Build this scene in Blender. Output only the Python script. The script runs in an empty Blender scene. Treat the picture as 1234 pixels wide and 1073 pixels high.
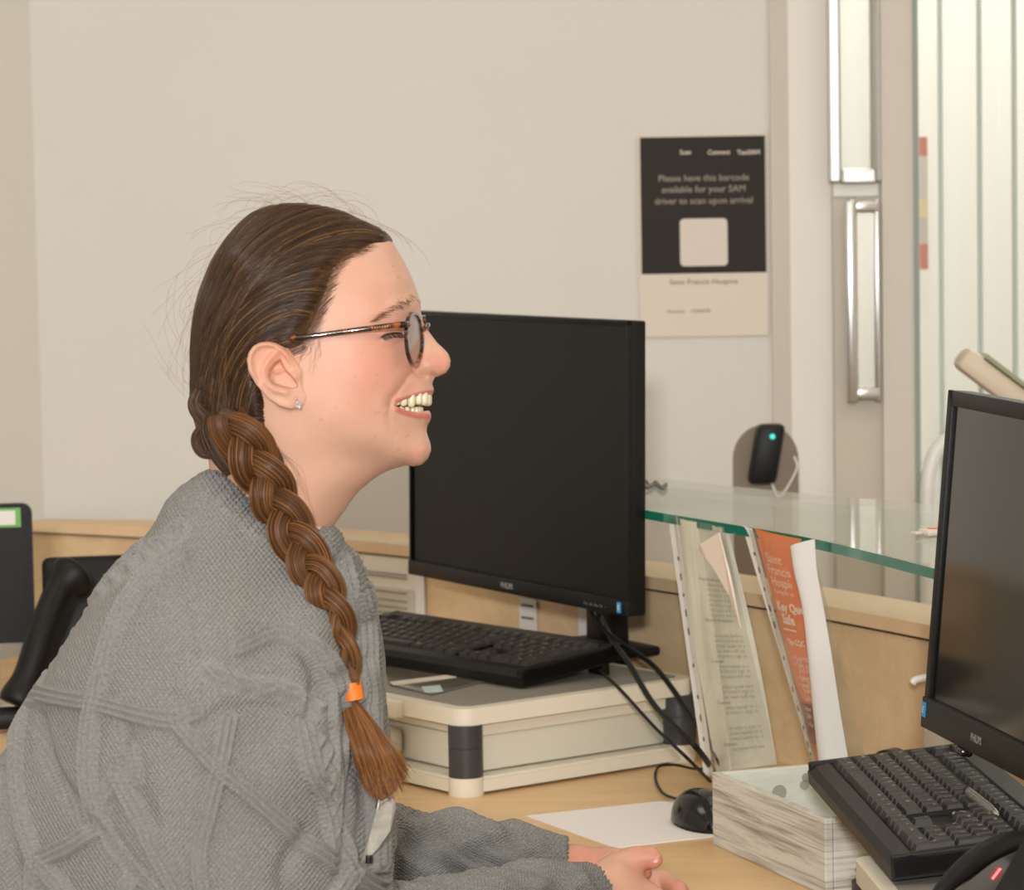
import bpy, bmesh, math, random
import numpy as np
from mathutils import Vector, Matrix
random.seed(4); rng = np.random.default_rng(4)
sc = bpy.context.scene
COL = sc.collection

# ---------------------------------------------------------------- camera
CAM = np.array((0.0, 0.0, 1.43)); FPX = 3800.0; CX, CY = 617.0, 536.5
PITCH = math.radians(4.5); ROLL = math.radians(1.0)
_F = np.array((0, math.cos(PITCH), -math.sin(PITCH)))
_U0 = np.array((0, math.sin(PITCH), math.cos(PITCH))); _R0 = np.array((1.0, 0, 0))
_R = math.cos(ROLL)*_R0 - math.sin(ROLL)*_U0
_U = math.sin(ROLL)*_R0 + math.cos(ROLL)*_U0
cd = bpy.data.cameras.new('camera'); cam = bpy.data.objects.new('camera', cd); COL.objects.link(cam)
cam.matrix_world = Matrix(((_R[0], _U[0], -_F[0], CAM[0]), (_R[1], _U[1], -_F[1], CAM[1]), (_R[2], _U[2], -_F[2], CAM[2]), (0, 0, 0, 1)))
cd.sensor_width = 36; cd.lens = 36*FPX/1234; cd.clip_start = .05; cd.clip_end = 60
cd.dof.use_dof = True; cd.dof.focus_distance = 2.95; cd.dof.aperture_fstop = 13
sc.camera = cam

# ---------------------------------------------------------------- light and exposure
sc.view_settings.view_transform = 'Standard'; sc.view_settings.look = 'None'
sc.view_settings.gamma = 1; sc.view_settings.use_curve_mapping = False
sc.view_settings.exposure = 0.15
w = bpy.data.worlds.new('world'); sc.world = w; w.use_nodes = True
w.node_tree.nodes['Background'].inputs[0].default_value = (.96, .95, .92, 1)
w.node_tree.nodes['Background'].inputs[1].default_value = 0.8

def light(name, kind, loc, energy, color, size=.1, size_y=None, target=None):
    l = bpy.data.lights.new(name, kind); l.energy = energy; l.color = color
    o = bpy.data.objects.new(name, l); COL.objects.link(o); o.location = loc
    if kind == 'AREA':
        l.size = size
        if size_y: l.shape = 'RECTANGLE'; l.size_y = size_y
    else:
        l.shadow_soft_size = size
    if target is not None:
        o.rotation_euler = (Vector(target)-Vector(loc)).to_track_quat('-Z', 'Y').to_euler()
    return o
light('lobby_daylight_fill', 'AREA', (1.6, 5.9, 2.7), 42, (1, .97, .94), 2.4, 1.0, target=(1.6, 6.3, 0))  # fill light added to brighten the lobby beyond the glass doors
light('strobe', 'AREA', (-.12, -1.30, 1.90), 112, (.98, .99, 1), .22, .16, target=(0, 4.0, 1.15))
for i, (x, y) in enumerate(((-1.2, .9), (1.0, .9), (-1.2, 3.3), (1.0, 3.3))):
    light('ceiling_lamp', 'AREA', (x, y, 2.72), 7, (1, .90, .76), 1.1, .6, target=(x, y, 0))

# ---------------------------------------------------------------- camera maths: a pixel to a real point
def P(px, py, d):
    return CAM + _F*d + _R*((px-CX)/FPX*d) + _U*((CY-py)/FPX*d)
def ray(px, py):
    return _F + _R*((px-CX)/FPX) + _U*((CY-py)/FPX)
def G(px, py, z):
    r = ray(px, py); t = (z-CAM[2])/r[2]; p = CAM + r*t
    return p
def PY(px, py, Y):
    r = ray(px, py); t = (Y-CAM[1])/r[1]; return CAM + r*t

# ---------------------------------------------------------------- materials
def s2l(c):
    return tuple((v/255/12.92 if v/255 <= .04045 else ((v/255+.055)/1.055)**2.4) for v in c)
class NT:
    def __init__(s, m):
        m.use_nodes = True; s.t = m.node_tree; s.n = s.t.nodes; s.l = s.t.links; s.b = s.n['Principled BSDF']
    def node(s, typ, **kw):
        n = s.n.new(typ)
        for k, v in kw.items():
            if k.startswith('_'): setattr(n, k[1:], v)
            else: n.inputs[k.replace('__', ' ')].default_value = v
        return n
    def link(s, a, b): s.l.new(a, b)
def mat(name, rgb, rough=.5, metal=0, spec=.5, coat=0, noise=None, bump=None, **kw):
    """rgb in sRGB 0-255; noise=(scale, amount, stretch xyz); bump=(scale, strength)"""
    m = bpy.data.materials.new(name); t = NT(m); b = t.b
    c = s2l(rgb)
    b.inputs['Base Color'].default_value = (*c, 1); b.inputs['Roughness'].default_value = rough
    b.inputs['Metallic'].default_value = metal; b.inputs['Specular IOR Level'].default_value = spec
    b.inputs['Coat Weight'].default_value = coat
    for k, v in kw.items(): b.inputs[k.replace('__', ' ')].default_value = v
    if noise or bump:
        tc = t.node('ShaderNodeTexCoord')
    if noise:
        mp = t.node('ShaderNodeMapping'); mp.inputs['Scale'].default_value = noise[2] if len(noise) > 2 else (1, 1, 1)
        if len(noise) > 3: mp.inputs['Rotation'].default_value = noise[3]
        t.link(tc.outputs['Object'], mp.inputs[0])
        nz = t.node('ShaderNodeTexNoise', Scale=noise[0], Detail=6.0, Roughness=.6); t.link(mp.outputs[0], nz.inputs['Vector'])
        rp = t.node('ShaderNodeValToRGB'); a = noise[1]
        rp.color_ramp.elements[0].position = .3; rp.color_ramp.elements[1].position = .7
        rp.color_ramp.elements[0].color = (*[v*(1-a) for v in c], 1); rp.color_ramp.elements[1].color = (*[min(1, v*(1+a)) for v in c], 1)
        t.link(nz.outputs[0], rp.inputs[0]); t.link(rp.outputs[0], b.inputs['Base Color'])
    if bump:
        nb = t.node('ShaderNodeTexNoise', Scale=bump[0], Detail=4.0); t.link(tc.outputs['Object'], nb.inputs['Vector'])
        bp = t.node('ShaderNodeBump', Strength=bump[1], Distance=.002); t.link(nb.outputs[0], bp.inputs['Height'])
        t.link(bp.outputs[0], b.inputs['Normal'])
    return m
def glass_mat(name, rgb, gloss=.05, alpha=.9, refl=.03):
    """thin clear sheet: tinted transparency with a fresnel reflection"""
    m = bpy.data.materials.new(name); t = NT(m); t.n.remove(t.b)
    out = [n for n in t.n if n.type == 'OUTPUT_MATERIAL'][0]
    tr = t.node('ShaderNodeBsdfTransparent', Color=(*s2l(rgb), 1)); gl = t.node('ShaderNodeBsdfGlossy', Roughness=gloss)
    lw = t.node('ShaderNodeLayerWeight', Blend=.5); pw = t.node('ShaderNodeMath', _operation='POWER'); pw.inputs[1].default_value = 4.0; t.link(lw.outputs['Facing'], pw.inputs[0])
    fr = t.node('ShaderNodeMath', _operation='MULTIPLY_ADD'); fr.inputs[1].default_value = .6; fr.inputs[2].default_value = refl; t.link(pw.outputs[0], fr.inputs[0]); mx = t.node('ShaderNodeMixShader')
    t.link(fr.outputs[0], mx.inputs[0]); t.link(tr.outputs[0], mx.inputs[1]); t.link(gl.outputs[0], mx.inputs[2])
    df = t.node('ShaderNodeBsdfDiffuse', Color=(*s2l((225, 222, 212)), 1)); m2 = t.node('ShaderNodeMixShader', Fac=alpha)
    t.link(df.outputs[0], m2.inputs[1]); t.link(mx.outputs[0], m2.inputs[2]); t.link(m2.outputs[0], out.inputs[0])
    return m
M = {}
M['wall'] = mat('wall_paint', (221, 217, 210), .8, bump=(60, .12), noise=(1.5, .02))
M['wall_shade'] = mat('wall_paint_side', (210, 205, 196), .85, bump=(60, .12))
M['ceiling'] = mat('ceiling_paint', (235, 230, 220), .9)
M['floor'] = mat('floor_vinyl', (150, 140, 128), .6, noise=(20, .1))
M['trim'] = mat('trim_taupe', (204, 195, 184), .6)
M['wall_lit'] = mat('wall_paint_lit', (234, 229, 222), .6)  # lit copy of the wall paint, missing light put into the colour
M['post'] = mat('door_post_taupe', (196, 187, 171), .45, noise=(3, .03, (8, 8, .6)))
M['post2'] = mat('door_post_pale', (208, 200, 188), .5)
M['white_frame'] = mat('white_door_frame', (226, 226, 220), .4)
M['greenline'] = mat('grey_green_seal', (140, 148, 138), .4)
M['glassline'] = mat('pale_green_glass_edge', (186, 196, 186), .3)
M['chrome'] = mat('brushed_steel', (205, 203, 200), .28, metal=1)
M['plate'] = mat('steel_plate', (185, 180, 170), .35, metal=.9)
def wood(name, light_, dark, scale, rot=0, axis=0):
    m = bpy.data.materials.new(name); t = NT(m); b = t.b
    tc = t.node('ShaderNodeTexCoord'); mp = t.node('ShaderNodeMapping')
    sc_ = [9, 9, 9]; sc_[axis] = .9; mp.inputs['Scale'].default_value = sc_; mp.inputs['Rotation'].default_value = (0, 0, rot)
    t.link(tc.outputs['Object'], mp.inputs[0])
    n1 = t.node('ShaderNodeTexNoise', Scale=scale, Detail=8.0, Roughness=.62, Distortion=.6); t.link(mp.outputs[0], n1.inputs['Vector'])
    n2 = t.node('ShaderNodeTexNoise', Scale=scale*9, Detail=3.0); t.link(mp.outputs[0], n2.inputs['Vector'])
    mx = t.node('ShaderNodeMath', _operation='MULTIPLY_ADD'); mx.inputs[1].default_value = .25
    t.link(n2.outputs[0], mx.inputs[0]); t.link(n1.outputs[0], mx.inputs[2])
    rp = t.node('ShaderNodeValToRGB'); rp.color_ramp.elements[0].position = .42; rp.color_ramp.elements[1].position = .78
    rp.color_ramp.elements[0].color = (*s2l(dark), 1); rp.color_ramp.elements[1].color = (*s2l(light_), 1)
    t.link(mx.outputs[0], rp.inputs[0]); t.link(rp.outputs[0], b.inputs['Base Color']); b.inputs['Roughness'].default_value = .38
    return m
M['desk'] = wood('maple_laminate', (226, 191, 143), (208, 171, 122), 2.2, rot=.5)
M['panel'] = wood('maple_panel', (228, 200, 160), (212, 180, 136), 1.6, axis=0, rot=.9)
M['cap'] = mat('maple_edge', (226, 196, 156), .45, noise=(8, .04, (6, 1, 1)))
M['black'] = mat('black_plastic', (17, 16, 15), .46, bump=(900, .12), spec=.28)
M['black_gloss'] = mat('black_gloss_plastic', (16, 15, 15), .16)
M['screen'] = mat('screen_matte', (14, 12, 11), .4, spec=.25)
M['screen2'] = mat('screen_gloss', (22, 19, 17), .08, noise=(300, .2), spec=.6)
M['keycap'] = mat('keycap_black', (48, 44, 40), .48, spec=.35)
M['legend'] = mat('legend_grey', (190, 178, 160), .6)
M['logo'] = mat('logo_grey', (150, 148, 146), .4)
M['blue'] = mat('sticker_blue', (40, 150, 205), .4)
M['cream'] = mat('cream_plastic', (222, 214, 196), .42)
M['cream2'] = mat('cream_translucent', (214, 209, 192), .3, noise=(4, .02))
M['grey_top'] = mat('grey_inlay', (140, 134, 124), .5)
M['leg'] = mat('dark_grey_tube', (58, 58, 60), .38)
M['green'] = mat('green_button', (150, 175, 130), .4)
M['paper'] = mat('white_paper', (232, 228, 226), .75, bump=(25, .25))
M['paper_cream'] = mat('cream_paper', (234, 229, 216), .7, noise=(9, .05))
M['paper_grey'] = mat('grey_printed_paper', (208, 203, 190), .7, noise=(14, .12))
M['print'] = mat('print_dark', (90, 86, 78), .8)
M['print_dim'] = mat('print_dim', (150, 145, 130), .8)
M['orange'] = mat('orange_print', (236, 118, 40), .4)
M['maroon'] = mat('maroon_print', (140, 52, 62), .45)
M['whiteprint'] = mat('white_print', (244, 222, 205), .6)
M['sleeve'] = glass_mat('clear_sleeve', (250, 250, 247), .12, .95)
M['sleeve_strip'] = mat('punched_strip_plastic', (234, 231, 228), .4)
M['hole'] = mat('hole_shadow_brown', (70, 55, 40), .9)
M['glass'] = glass_mat('shelf_glass', (236, 242, 236), .02, .80)
M['door_glass'] = glass_mat('door_glass', (250, 250, 247), .02, .95)
M['glass_edge'] = mat('green_glass_edge', (14, 112, 90), .12, coat=.6)
M['poster_black'] = mat('poster_dark_print', (44, 37, 31), .6, spec=.25)
M['poster_text'] = mat('poster_text', (150, 140, 128), .7)
M['poster_paper'] = mat('poster_paper', (222, 211, 196), .6)
M['poster_logo'] = mat('poster_logo', (220, 210, 198), .7)
M['bottle'] = mat('white_bottle', (236, 232, 226), .35)
M['brown'] = mat('brown_board', (128, 112, 92), .5)
M['pen'] = glass_mat('pen_clear', (200, 198, 195), .1, .8)
M['beads'] = mat('bead_metal', (120, 118, 112), .3, metal=.9)
M['red'] = mat('red_plastic', (200, 30, 28), .3)
M['orange_small'] = mat('orange_packet', (232, 120, 60), .5)
M['book'] = mat('book_cover_taupe', (176, 160, 146), .6)
M['beige'] = mat('beige_plastic', (206, 190, 168), .5)
def emis(name, rgb, s):
    m = mat(name, rgb, .5); t = m.node_tree.nodes['Principled BSDF']
    t.inputs['Emission Color'].default_value = (*s2l(rgb), 1); t.inputs['Emission Strength'].default_value = s; return m
M['led'] = emis('teal_led', (40, 190, 170), 1.2)
def crate_mat():
    m = bpy.data.materials.new('whitewashed_wood'); t = NT(m); b = t.b
    tc = t.node('ShaderNodeTexCoord'); mp = t.node('ShaderNodeMapping'); mp.inputs['Scale'].default_value = (1.5, 1.5, 44)
    t.link(tc.outputs['Object'], mp.inputs[0])
    n1 = t.node('ShaderNodeTexNoise', Scale=3.0, Detail=7.0, Roughness=.66, Distortion=.5); t.link(mp.outputs[0], n1.inputs['Vector'])
    rp = t.node('ShaderNodeValToRGB'); e = rp.color_ramp.elements
    e[0].position = .34; e[0].color = (*s2l((138, 132, 117)), 1); e[1].position = .54; e[1].color = (*s2l((212, 208, 197)), 1)
    t.link(n1.outputs[0], rp.inputs[0]); t.link(rp.outputs[0], b.inputs['Base Color']); b.inputs['Roughness'].default_value = .75
    bp = t.node('ShaderNodeBump', Strength=.35, Distance=.001); t.link(n1.outputs[0], bp.inputs['Height']); t.link(bp.outputs[0], b.inputs['Normal'])
    return m
M['crate'] = crate_mat()
M['crate_in'] = mat('pale_inner_wood', (204, 204, 192), .75, noise=(9, .14, (1, 1, 5)))
M['knot'] = mat('wood_knot', (150, 150, 138), .8)

# ---------------------------------------------------------------- mesh helpers
def tag(o, label=None, cat=None, group=None, kind=None):
    if label: o['label'] = label
    if cat: o['category'] = cat
    if group: o['group'] = group
    if kind: o['kind'] = kind
    return o
def empty(name, loc, rz=0, label=None, cat=None, group=None):
    o = bpy.data.objects.new(name, None); COL.objects.link(o); o.location = loc; o.rotation_euler = (0, 0, rz)
    o.empty_display_size = .02
    return tag(o, label, cat, group)
def link_mesh(name, me, m, parent=None, smooth=False, M4=None):
    if m is not None:
        for k in (m if isinstance(m, (list, tuple)) else [m]): me.materials.append(k)
    if smooth is True:
        me.polygons.foreach_set('use_smooth', [True]*len(me.polygons))
    elif smooth:
        me.polygons.foreach_set('use_smooth', [True]*len(me.polygons)); me.set_sharp_from_angle(angle=math.radians(smooth))
    o = bpy.data.objects.new(name, me); COL.objects.link(o)
    if parent: o.parent = parent
    if M4 is not None: o.matrix_local = M4
    return o
def raw(name, v, f, m, parent=None, smooth=False, off=None):
    v = np.asarray(v, float)
    if off is not None: v = v-np.asarray(off)
    me = bpy.data.meshes.new(name); me.from_pydata([tuple(p) for p in v], [], [tuple(int(i) for i in q) for q in f]); me.update()
    return link_mesh(name, me, m, parent, smooth)
class B:
    """collects shapes into one bmesh"""
    def __init__(s): s.b = bmesh.new()
    def box(s, c, d, bev=0, seg=2, rot=None, mi=0):
        r = bmesh.ops.create_cube(s.b, size=1); vs = r['verts']
        for v in vs: v.co = Vector((v.co.x*d[0], v.co.y*d[1], v.co.z*d[2]))
        if bev:
            es = list({e for v in vs for e in v.link_edges})
            q = bmesh.ops.bevel(s.b, geom=es, offset=bev, segments=seg, affect='EDGES', profile=.5)
            vs = list({v for f in q['faces'] for v in f.verts} | {v for v in vs if v.is_valid})
        if rot is not None:
            R = rot if isinstance(rot, Matrix) else Matrix.Rotation(rot, 3, 'Z')
            for v in vs: v.co = R @ v.co
        for v in vs: v.co += Vector(c)
        if mi:
            for f in {f for v in vs for f in v.link_faces}: f.material_index = mi
        return s
    def prism(s, poly, z0, z1, mi=0):
        n = len(poly); a = [s.b.verts.new((*p[:2], z0)) for p in poly]; c = [s.b.verts.new((*p[:2], z1)) for p in poly]
        fs = [s.b.faces.new(a[::-1]), s.b.faces.new(c)] + [s.b.faces.new((a[i], a[(i+1) % n], c[(i+1) % n], c[i])) for i in range(n)]
        for f in fs: f.material_index = mi
        return s
    def lathe(s, prof, c=(0, 0, 0), n=24, R=None):
        rings = []
        for r, z in prof:
            ring = []
            for i in range(n):
                a = 2*math.pi*i/n; p = Vector((r*math.cos(a), r*math.sin(a), z))
                if R is not None: p = R @ p
                ring.append(s.b.verts.new(p+Vector(c)))
            rings.append(ring)
        for a, b in zip(rings, rings[1:]):
            for i in range(n): s.b.faces.new((a[i], a[(i+1) % n], b[(i+1) % n], b[i]))
        s.b.faces.new(rings[0][::-1]); s.b.faces.new(rings[-1]); return s
    def tube(s, pts, r, n=8):
        v, f = tube_geo(pts, r, n); vs = [s.b.verts.new(tuple(p)) for p in v]
        for q in f: s.b.faces.new([vs[i] for i in q])
        return s
    def build(s, name, m, parent=None, smooth=False, off=None):
        bmesh.ops.recalc_face_normals(s.b, faces=s.b.faces)
        if off is not None: bmesh.ops.translate(s.b, verts=s.b.verts, vec=-Vector(off))
        me = bpy.data.meshes.new(name); s.b.to_mesh(me); s.b.free()
        return link_mesh(name, me, m, parent, smooth)
def smooth_path(pts, n):
    """Catmull-Rom through the points"""
    p = np.asarray(pts, float); p = np.vstack([2*p[0]-p[1], p, 2*p[-1]-p[-2]]); out = []
    m = len(p)-3; ts = np.linspace(0, m-1e-6, n)
    i = ts.astype(int); t = (ts-i)[:, None]
    p0, p1, p2, p3 = p[i], p[i+1], p[i+2], p[i+3]
    return .5*((2*p1)+(-p0+p2)*t+(2*p0-5*p1+4*p2-p3)*t**2+(-p0+3*p1-3*p2+p3)*t**3)
def tube_geo(pts, r, n=8):
    pts = np.asarray(pts, float); k = len(pts); r = np.broadcast_to(np.asarray(r, float), (k,))
    T = np.gradient(pts, axis=0); T /= np.linalg.norm(T, axis=1)[:, None]+1e-12
    up = np.array((0, 0, 1.0)) if abs(T[0][2]) < .9 else np.array((1.0, 0, 0)); N = []
    nrm = np.cross(T[0], up); nrm /= np.linalg.norm(nrm)
    for t in T:
        nrm = nrm-t*(nrm@t); nrm /= np.linalg.norm(nrm)+1e-12; N.append(nrm)
    N = np.array(N); Bn = np.cross(T, N); a = np.linspace(0, 2*math.pi, n, endpoint=False)
    v = (pts[:, None]+r[:, None, None]*(np.cos(a)[None, :, None]*N[:, None]+np.sin(a)[None, :, None]*Bn[:, None])).reshape(-1, 3)
    f = [(i*n+j, i*n+(j+1) % n, (i+1)*n+(j+1) % n, (i+1)*n+j) for i in range(k-1) for j in range(n)]
    f += [tuple(range(n))[::-1], tuple((k-1)*n+j for j in range(n))]
    return v, f
_tc = {}
def text_mesh(s, size, align='LEFT', bold=0.0, space=1.0):
    c = bpy.data.curves.new('txt', 'FONT'); c.body = s; c.size = size; c.align_x = align; c.offset = bold; c.resolution_u = 2; c.space_line = space
    o = bpy.data.objects.new('txt', c); COL.objects.link(o)
    dg = bpy.context.evaluated_depsgraph_get(); me = bpy.data.meshes.new_from_object(o.evaluated_get(dg))
    bpy.data.objects.remove(o); bpy.data.curves.remove(c); me.materials.clear()
    return me
def text(name, s, size, m, parent, M4, align='LEFT', bold=0.0, space=1.0):
    return link_mesh(name, text_mesh(s, size, align, bold, space), m, parent, M4=M4)
FRONT = Matrix.Rotation(math.pi/2, 4, 'X')          # text standing up, facing -Y
def at(x, y, z, R=FRONT): return Matrix.Translation((x, y, z)) @ R
def rrect(w_, h_, r, n=5, c=(0, 0)):
    out = []
    for k, (sx, sy) in enumerate(((1, 1), (-1, 1), (-1, -1), (1, -1))):
        for i in range(n+1):
            a = math.pi/2*(k+i/n); out.append((c[0]+sx*(w_/2-r)+r*math.cos(a), c[1]+sy*(h_/2-r)+r*math.sin(a)))
    return out
def copy_tree(o, parent=None):
    c = o.copy(); COL.objects.link(c); c.parent = parent
    for ch in o.children: copy_tree(ch, c)
    return c
# ================================================================ THE SETTING
YB = 5.0
def slab(name, x0, x1, y0, y1, z0, z1, m, kind='structure', parent=None, label=None):
    b = B(); b.box(((x0+x1)/2, (y0+y1)/2, (z0+z1)/2), (x1-x0, y1-y0, z1-z0)); o = b.build(name, m, parent)
    if kind and parent is None: o['kind'] = kind
    if label: o['label'] = label
    return o
wx = lambda px, py=300: PY(px, py, YB)[0]
XC = wx(45, 330)                       # inner corner left
XD = wx(1001)                          # start of the door post
XP = wx(1100)                          # start of the glazing
slab('floor', -2.6, 2.6, -1.6, 7.0, -.1, 0, M['floor'])
slab('ceiling', -2.6, 2.6, -1.6, 5.2, 2.8, 2.9, M['ceiling'])
slab('wall_back', XC-.1, XD, YB, YB+.12, 0, 2.8, M['wall'])
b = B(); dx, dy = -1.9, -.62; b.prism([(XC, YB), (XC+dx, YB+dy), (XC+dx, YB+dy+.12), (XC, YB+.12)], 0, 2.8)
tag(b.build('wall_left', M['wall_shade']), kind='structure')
slab('wall_behind', -2.6, 2.6, -1.6, -1.5, 0, 2.8, M['wall'])
slab('wall_right', 2.5, 2.6, -1.5, 5.2, 0, 2.8, M['wall'])
slab('wall_side', -2.6, -2.5, -1.5, 4.4, 0, 2.8, M['wall'])
x0 = wx(929); x1 = wx(951)
slab('trim_1', x0, x1, YB-.012, YB, 0, 2.8, M['trim'])
slab('wall_strip_lit', x1, XD, YB-.014, YB, 0, 2.8, M['wall_lit'])  # thin panel added over plain wall, its paler colour standing in for light
# door with narrow window and pull handle, left leaf; glazing to the right
dy0, dy1 = YB-.04, YB+.03
wz = PY(1028, 213, YB)[2]
xa, xb = wx(1008, 100), wx(1050, 100)
door = B()
for (u0, u1, z0, z1) in ((XD, xa, wz, 2.3), (xb, wx(1058), wz, 2.3), (XD, wx(1058), 0, wz)):
    door.box(((u0+u1)/2, (dy0+dy1)/2, (z0+z1)/2), (u1-u0, dy1-dy0, z1-z0))
dr = tag(door.build('door_1', M['post']), kind='structure')
slab('door_frame_header', XD, 2.5, YB-.04, YB+.03, 2.3, 2.8, M['post2'])
bpy.data.objects['door_frame_header'].name = 'trim_3'
slab('trim_4', wx(1058), wx(1096), YB-.055, YB+.04, 0, 2.3, M['post2'])
slab('trim_5', wx(1096), wx(1102), YB-.06, YB+.04, 0, 2.3, M['greenline'])
# window frame of the door
fr = B()
for (u0, u1, z0, z1) in ((wx(993, 100), xa, wz-.01, 2.25), (xb, wx(1056, 100), wz-.01, 2.25), (xa, xb, wz-.012, wz+.012)):
    fr.box(((u0+u1)/2, dy0-.012, (z0+z1)/2), (u1-u0, .022, z1-z0), bev=.004)
fr.build('window_frame', M['chrome'], dr)
slab('pane', xa, xb, YB-.005, YB, wz, 2.25, M['door_glass'], parent=dr)
zz = PY(1028, 228, YB)[2]
slab('name_strip', wx(1001, 228), wx(1054, 228), dy0-.006, dy0, zz-.011, zz+.009, M['white_frame'], parent=dr)
# pull handle
zt, zb_ = PY(1030, 240, YB)[2], PY(1035, 482, YB)[2]
h0, h1 = wx(1014, 360), wx(1054, 360)
hb = B()
hb.box((h0+.008, dy0-.03, (zt+zb_)/2), (.018, .022, zt-zb_), bev=.005).box((h1-.003, dy0-.022, (zt+zb_)/2), (.009, .018, zt-zb_), bev=.003)
hb.box(((h0+h1)/2, dy0-.024, zt-.012), (h1-h0, .018, .016), bev=.003).box(((h0+h1)/2, dy0-.024, zb_+.014), (h1-h0, .018, .018), bev=.003)
for z in (zt-.02, zb_+.02): hb.box((h0+.008, dy0-.012, z), (.014, .03, .014))
hb.build('pull_handle', M['chrome'], dr, smooth=40)
slab('handle_plate', h0+.016, h1-.007, dy0-.012, dy0, zb_+.02, zt-.02, M['plate'], parent=dr)
# sliding glass panels beyond
for i, (pa, pb, yy, mm) in enumerate(((1104, 1134, YB+.30, 0), (1137, 1180, YB+.22, 0), (1184, 1222, YB+.12, 0), (1226, 1330, YB+.05, 0))):
    xq0, xq1 = PY(pa, 300, yy)[0], PY(pb, 300, yy)[0]
    g = slab('window_%d' % (i+1), xq0, xq1, yy, yy+.012, .02, 2.3, M['door_glass'])
    slab('pane_edge', xq0-.006, xq0, yy-.002, yy+.016, .02, 2.3, M['glassline'], parent=g)
# lobby outside the doors: bright white screens
slab('wall_lobby', .2, 3.6, 6.6, 6.7, 0, 2.8, M['white_frame'])
nd = empty('notice_strip', PY(1113, 240, YB+.28), 0, 'narrow strip of red, yellow and grey stickers on the glass door', 'sticker')
for (y0_, y1_, c) in ((165, 188, (205, 135, 115)), (188, 240, (205, 200, 190)), (240, 262, (222, 206, 160)), (262, 294, (200, 190, 180)), (294, 325, (200, 130, 112))):
    za, zb2 = PY(1113, y0_, YB+.28)[2], PY(1113, y1_, YB+.28)[2]; xm = PY(1113, 240, YB+.28)[0]
    bb = B(); bb.box((0, 0, (za+zb2)/2-nd.location.z), (.014, .002, za-zb2)); bb.build('sticker', mat('sticker_ink', c, .5), nd)

# desk with curved back panel
pan = [G(px, py, .935) for px, py in ((37, 628.2), (165, 634.5), (300, 641.5), (430, 651), (600, 669), (757, 690), (940, 719.5), (1118, 752), (1260, 782))]
pan = smooth_path(pan, 40)[:, :2]
ext = pan[-1]+(pan[-1]-pan[-2])/np.linalg.norm(pan[-1]-pan[-2])*.9
pan = np.vstack([pan, ext])
def offset(c, d):
    t = np.gradient(c, axis=0); t /= np.linalg.norm(t, axis=1)[:, None]; return c+d*np.stack([-t[:, 1], t[:, 0]], 1)
def ribbon(poly, d0, d1, z0, z1, name, m, **kw):
    a = offset(poly, d0); c = offset(poly, d1); n = len(a)
    v = [(*p, z0) for p in a]+[(*p, z0) for p in c]+[(*p, z1) for p in c]+[(*p, z1) for p in a]
    f = [(k*n+i, ((k+1) % 4)*n+i, ((k+1) % 4)*n+i+1, k*n+i+1) for i in range(n-1) for k in range(4)]
    f += [(0, 3*n, 2*n, n), (n-1, 2*n-1, 3*n-1, 4*n-1)]
    return raw(name, v, f, m, **kw)
desk = empty('desk_back_panel', (float(pan[20][0]), float(pan[20][1]), 0), 0, 'raised curved maple panel with a flat cap along the back of the desk', 'panel')
dtop = empty('desk_worktop', (.1, 3.3, 0), 0, 'pale maple desk worktop under the risers, paper and wooden box', 'desk')
_unused = ('reception_desk', (float(pan[20][0]), float(pan[20][1]), 0), 0, 'curved pale maple reception desk with a raised wooden back panel', 'desk')
dl = desk.location
ribbon(pan, .0, .022, 0, .918, 'back_panel', M['panel'], parent=desk, off=dl)
cp = ribbon(pan, -.006, np.clip(.04+np.arange(len(pan))*.012, 0, .10)[:, None], .918, .935, 'panel_cap', M['cap'], parent=desk, off=dl)
ribbon(pan, -.0062, -.006, .9165, .919, 'cap_seam', M['hole'], parent=desk, off=dl)
inner = [tuple(p) for p in pan[::-1]]
top_poly = inner + [(-1.3, 3.35), (-.55, 3.18), (-.2, 3.05), (.02, 2.93), (.16, 2.78), (.22, 2.55), (.24, 2.1), (pan[-1][0], 2.05)]
b = B(); b.prism(top_poly, .705, .73); b.build('worktop', M['desk'], dtop, off=dtop.location)
for (x, y) in ((-.62, 3.5), (.42, 2.3), (.45, 3.0)): b = B(); b.box((x, y, .3525), (.05, .05, .705)); b.build('leg', M['leg'], dtop, off=dtop.location)

# glass shelf
gf = smooth_path([G(px, py, 1.049) for px, py in ((640, 594.5), (757, 612), (810, 621), (880, 632.5), (985, 651), (1122, 685), (1234, 716))], 30)
gb = smooth_path([G(px, py, 1.049) for px, py in ((600, 562), (757, 573.5), (920, 590), (1000, 598), (1128, 608), (1240, 619))], 30)
gs = empty('glass_shelf', (float(gf[10][0]), float(gf[10][1]), .935), 0, 'curved clear glass shelf with a green front edge above the desk panel', 'shelf')
n = len(gf)
v = [(p[0], p[1], 1.039) for p in gf]+[(p[0], p[1], 1.039) for p in gb]+[(p[0], p[1], 1.049) for p in gb]+[(p[0], p[1], 1.049) for p in gf]
f = [(k*n+i, ((k+1) % 4)*n+i, ((k+1) % 4)*n+i+1, k*n+i+1) for i in range(n-1) for k in range(4) if k == 2]
f += [(i, i+1, n+i+1, n+i) for i in range(n-1)]
raw('glass_sheet', v, f, M['glass'], gs, off=gs.location)
ge = gf[:, :2]
v = [(p[0], p[1], 1.0385) for p in ge]+[(p[0], p[1], 1.0495) for p in ge]+[(p[0]+.0018, p[1]+.001, 1.0495) for p in ge]+[(p[0]+.0018, p[1]+.001, 1.0385) for p in ge]
f = [(k*n+i, k*n+i+1, ((k+1) % 4)*n+i+1, ((k+1) % 4)*n+i) for i in range(n-1) for k in range(4)]
raw('glass_edge', v, f, M['glass_edge'], gs, off=gs.location)
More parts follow.
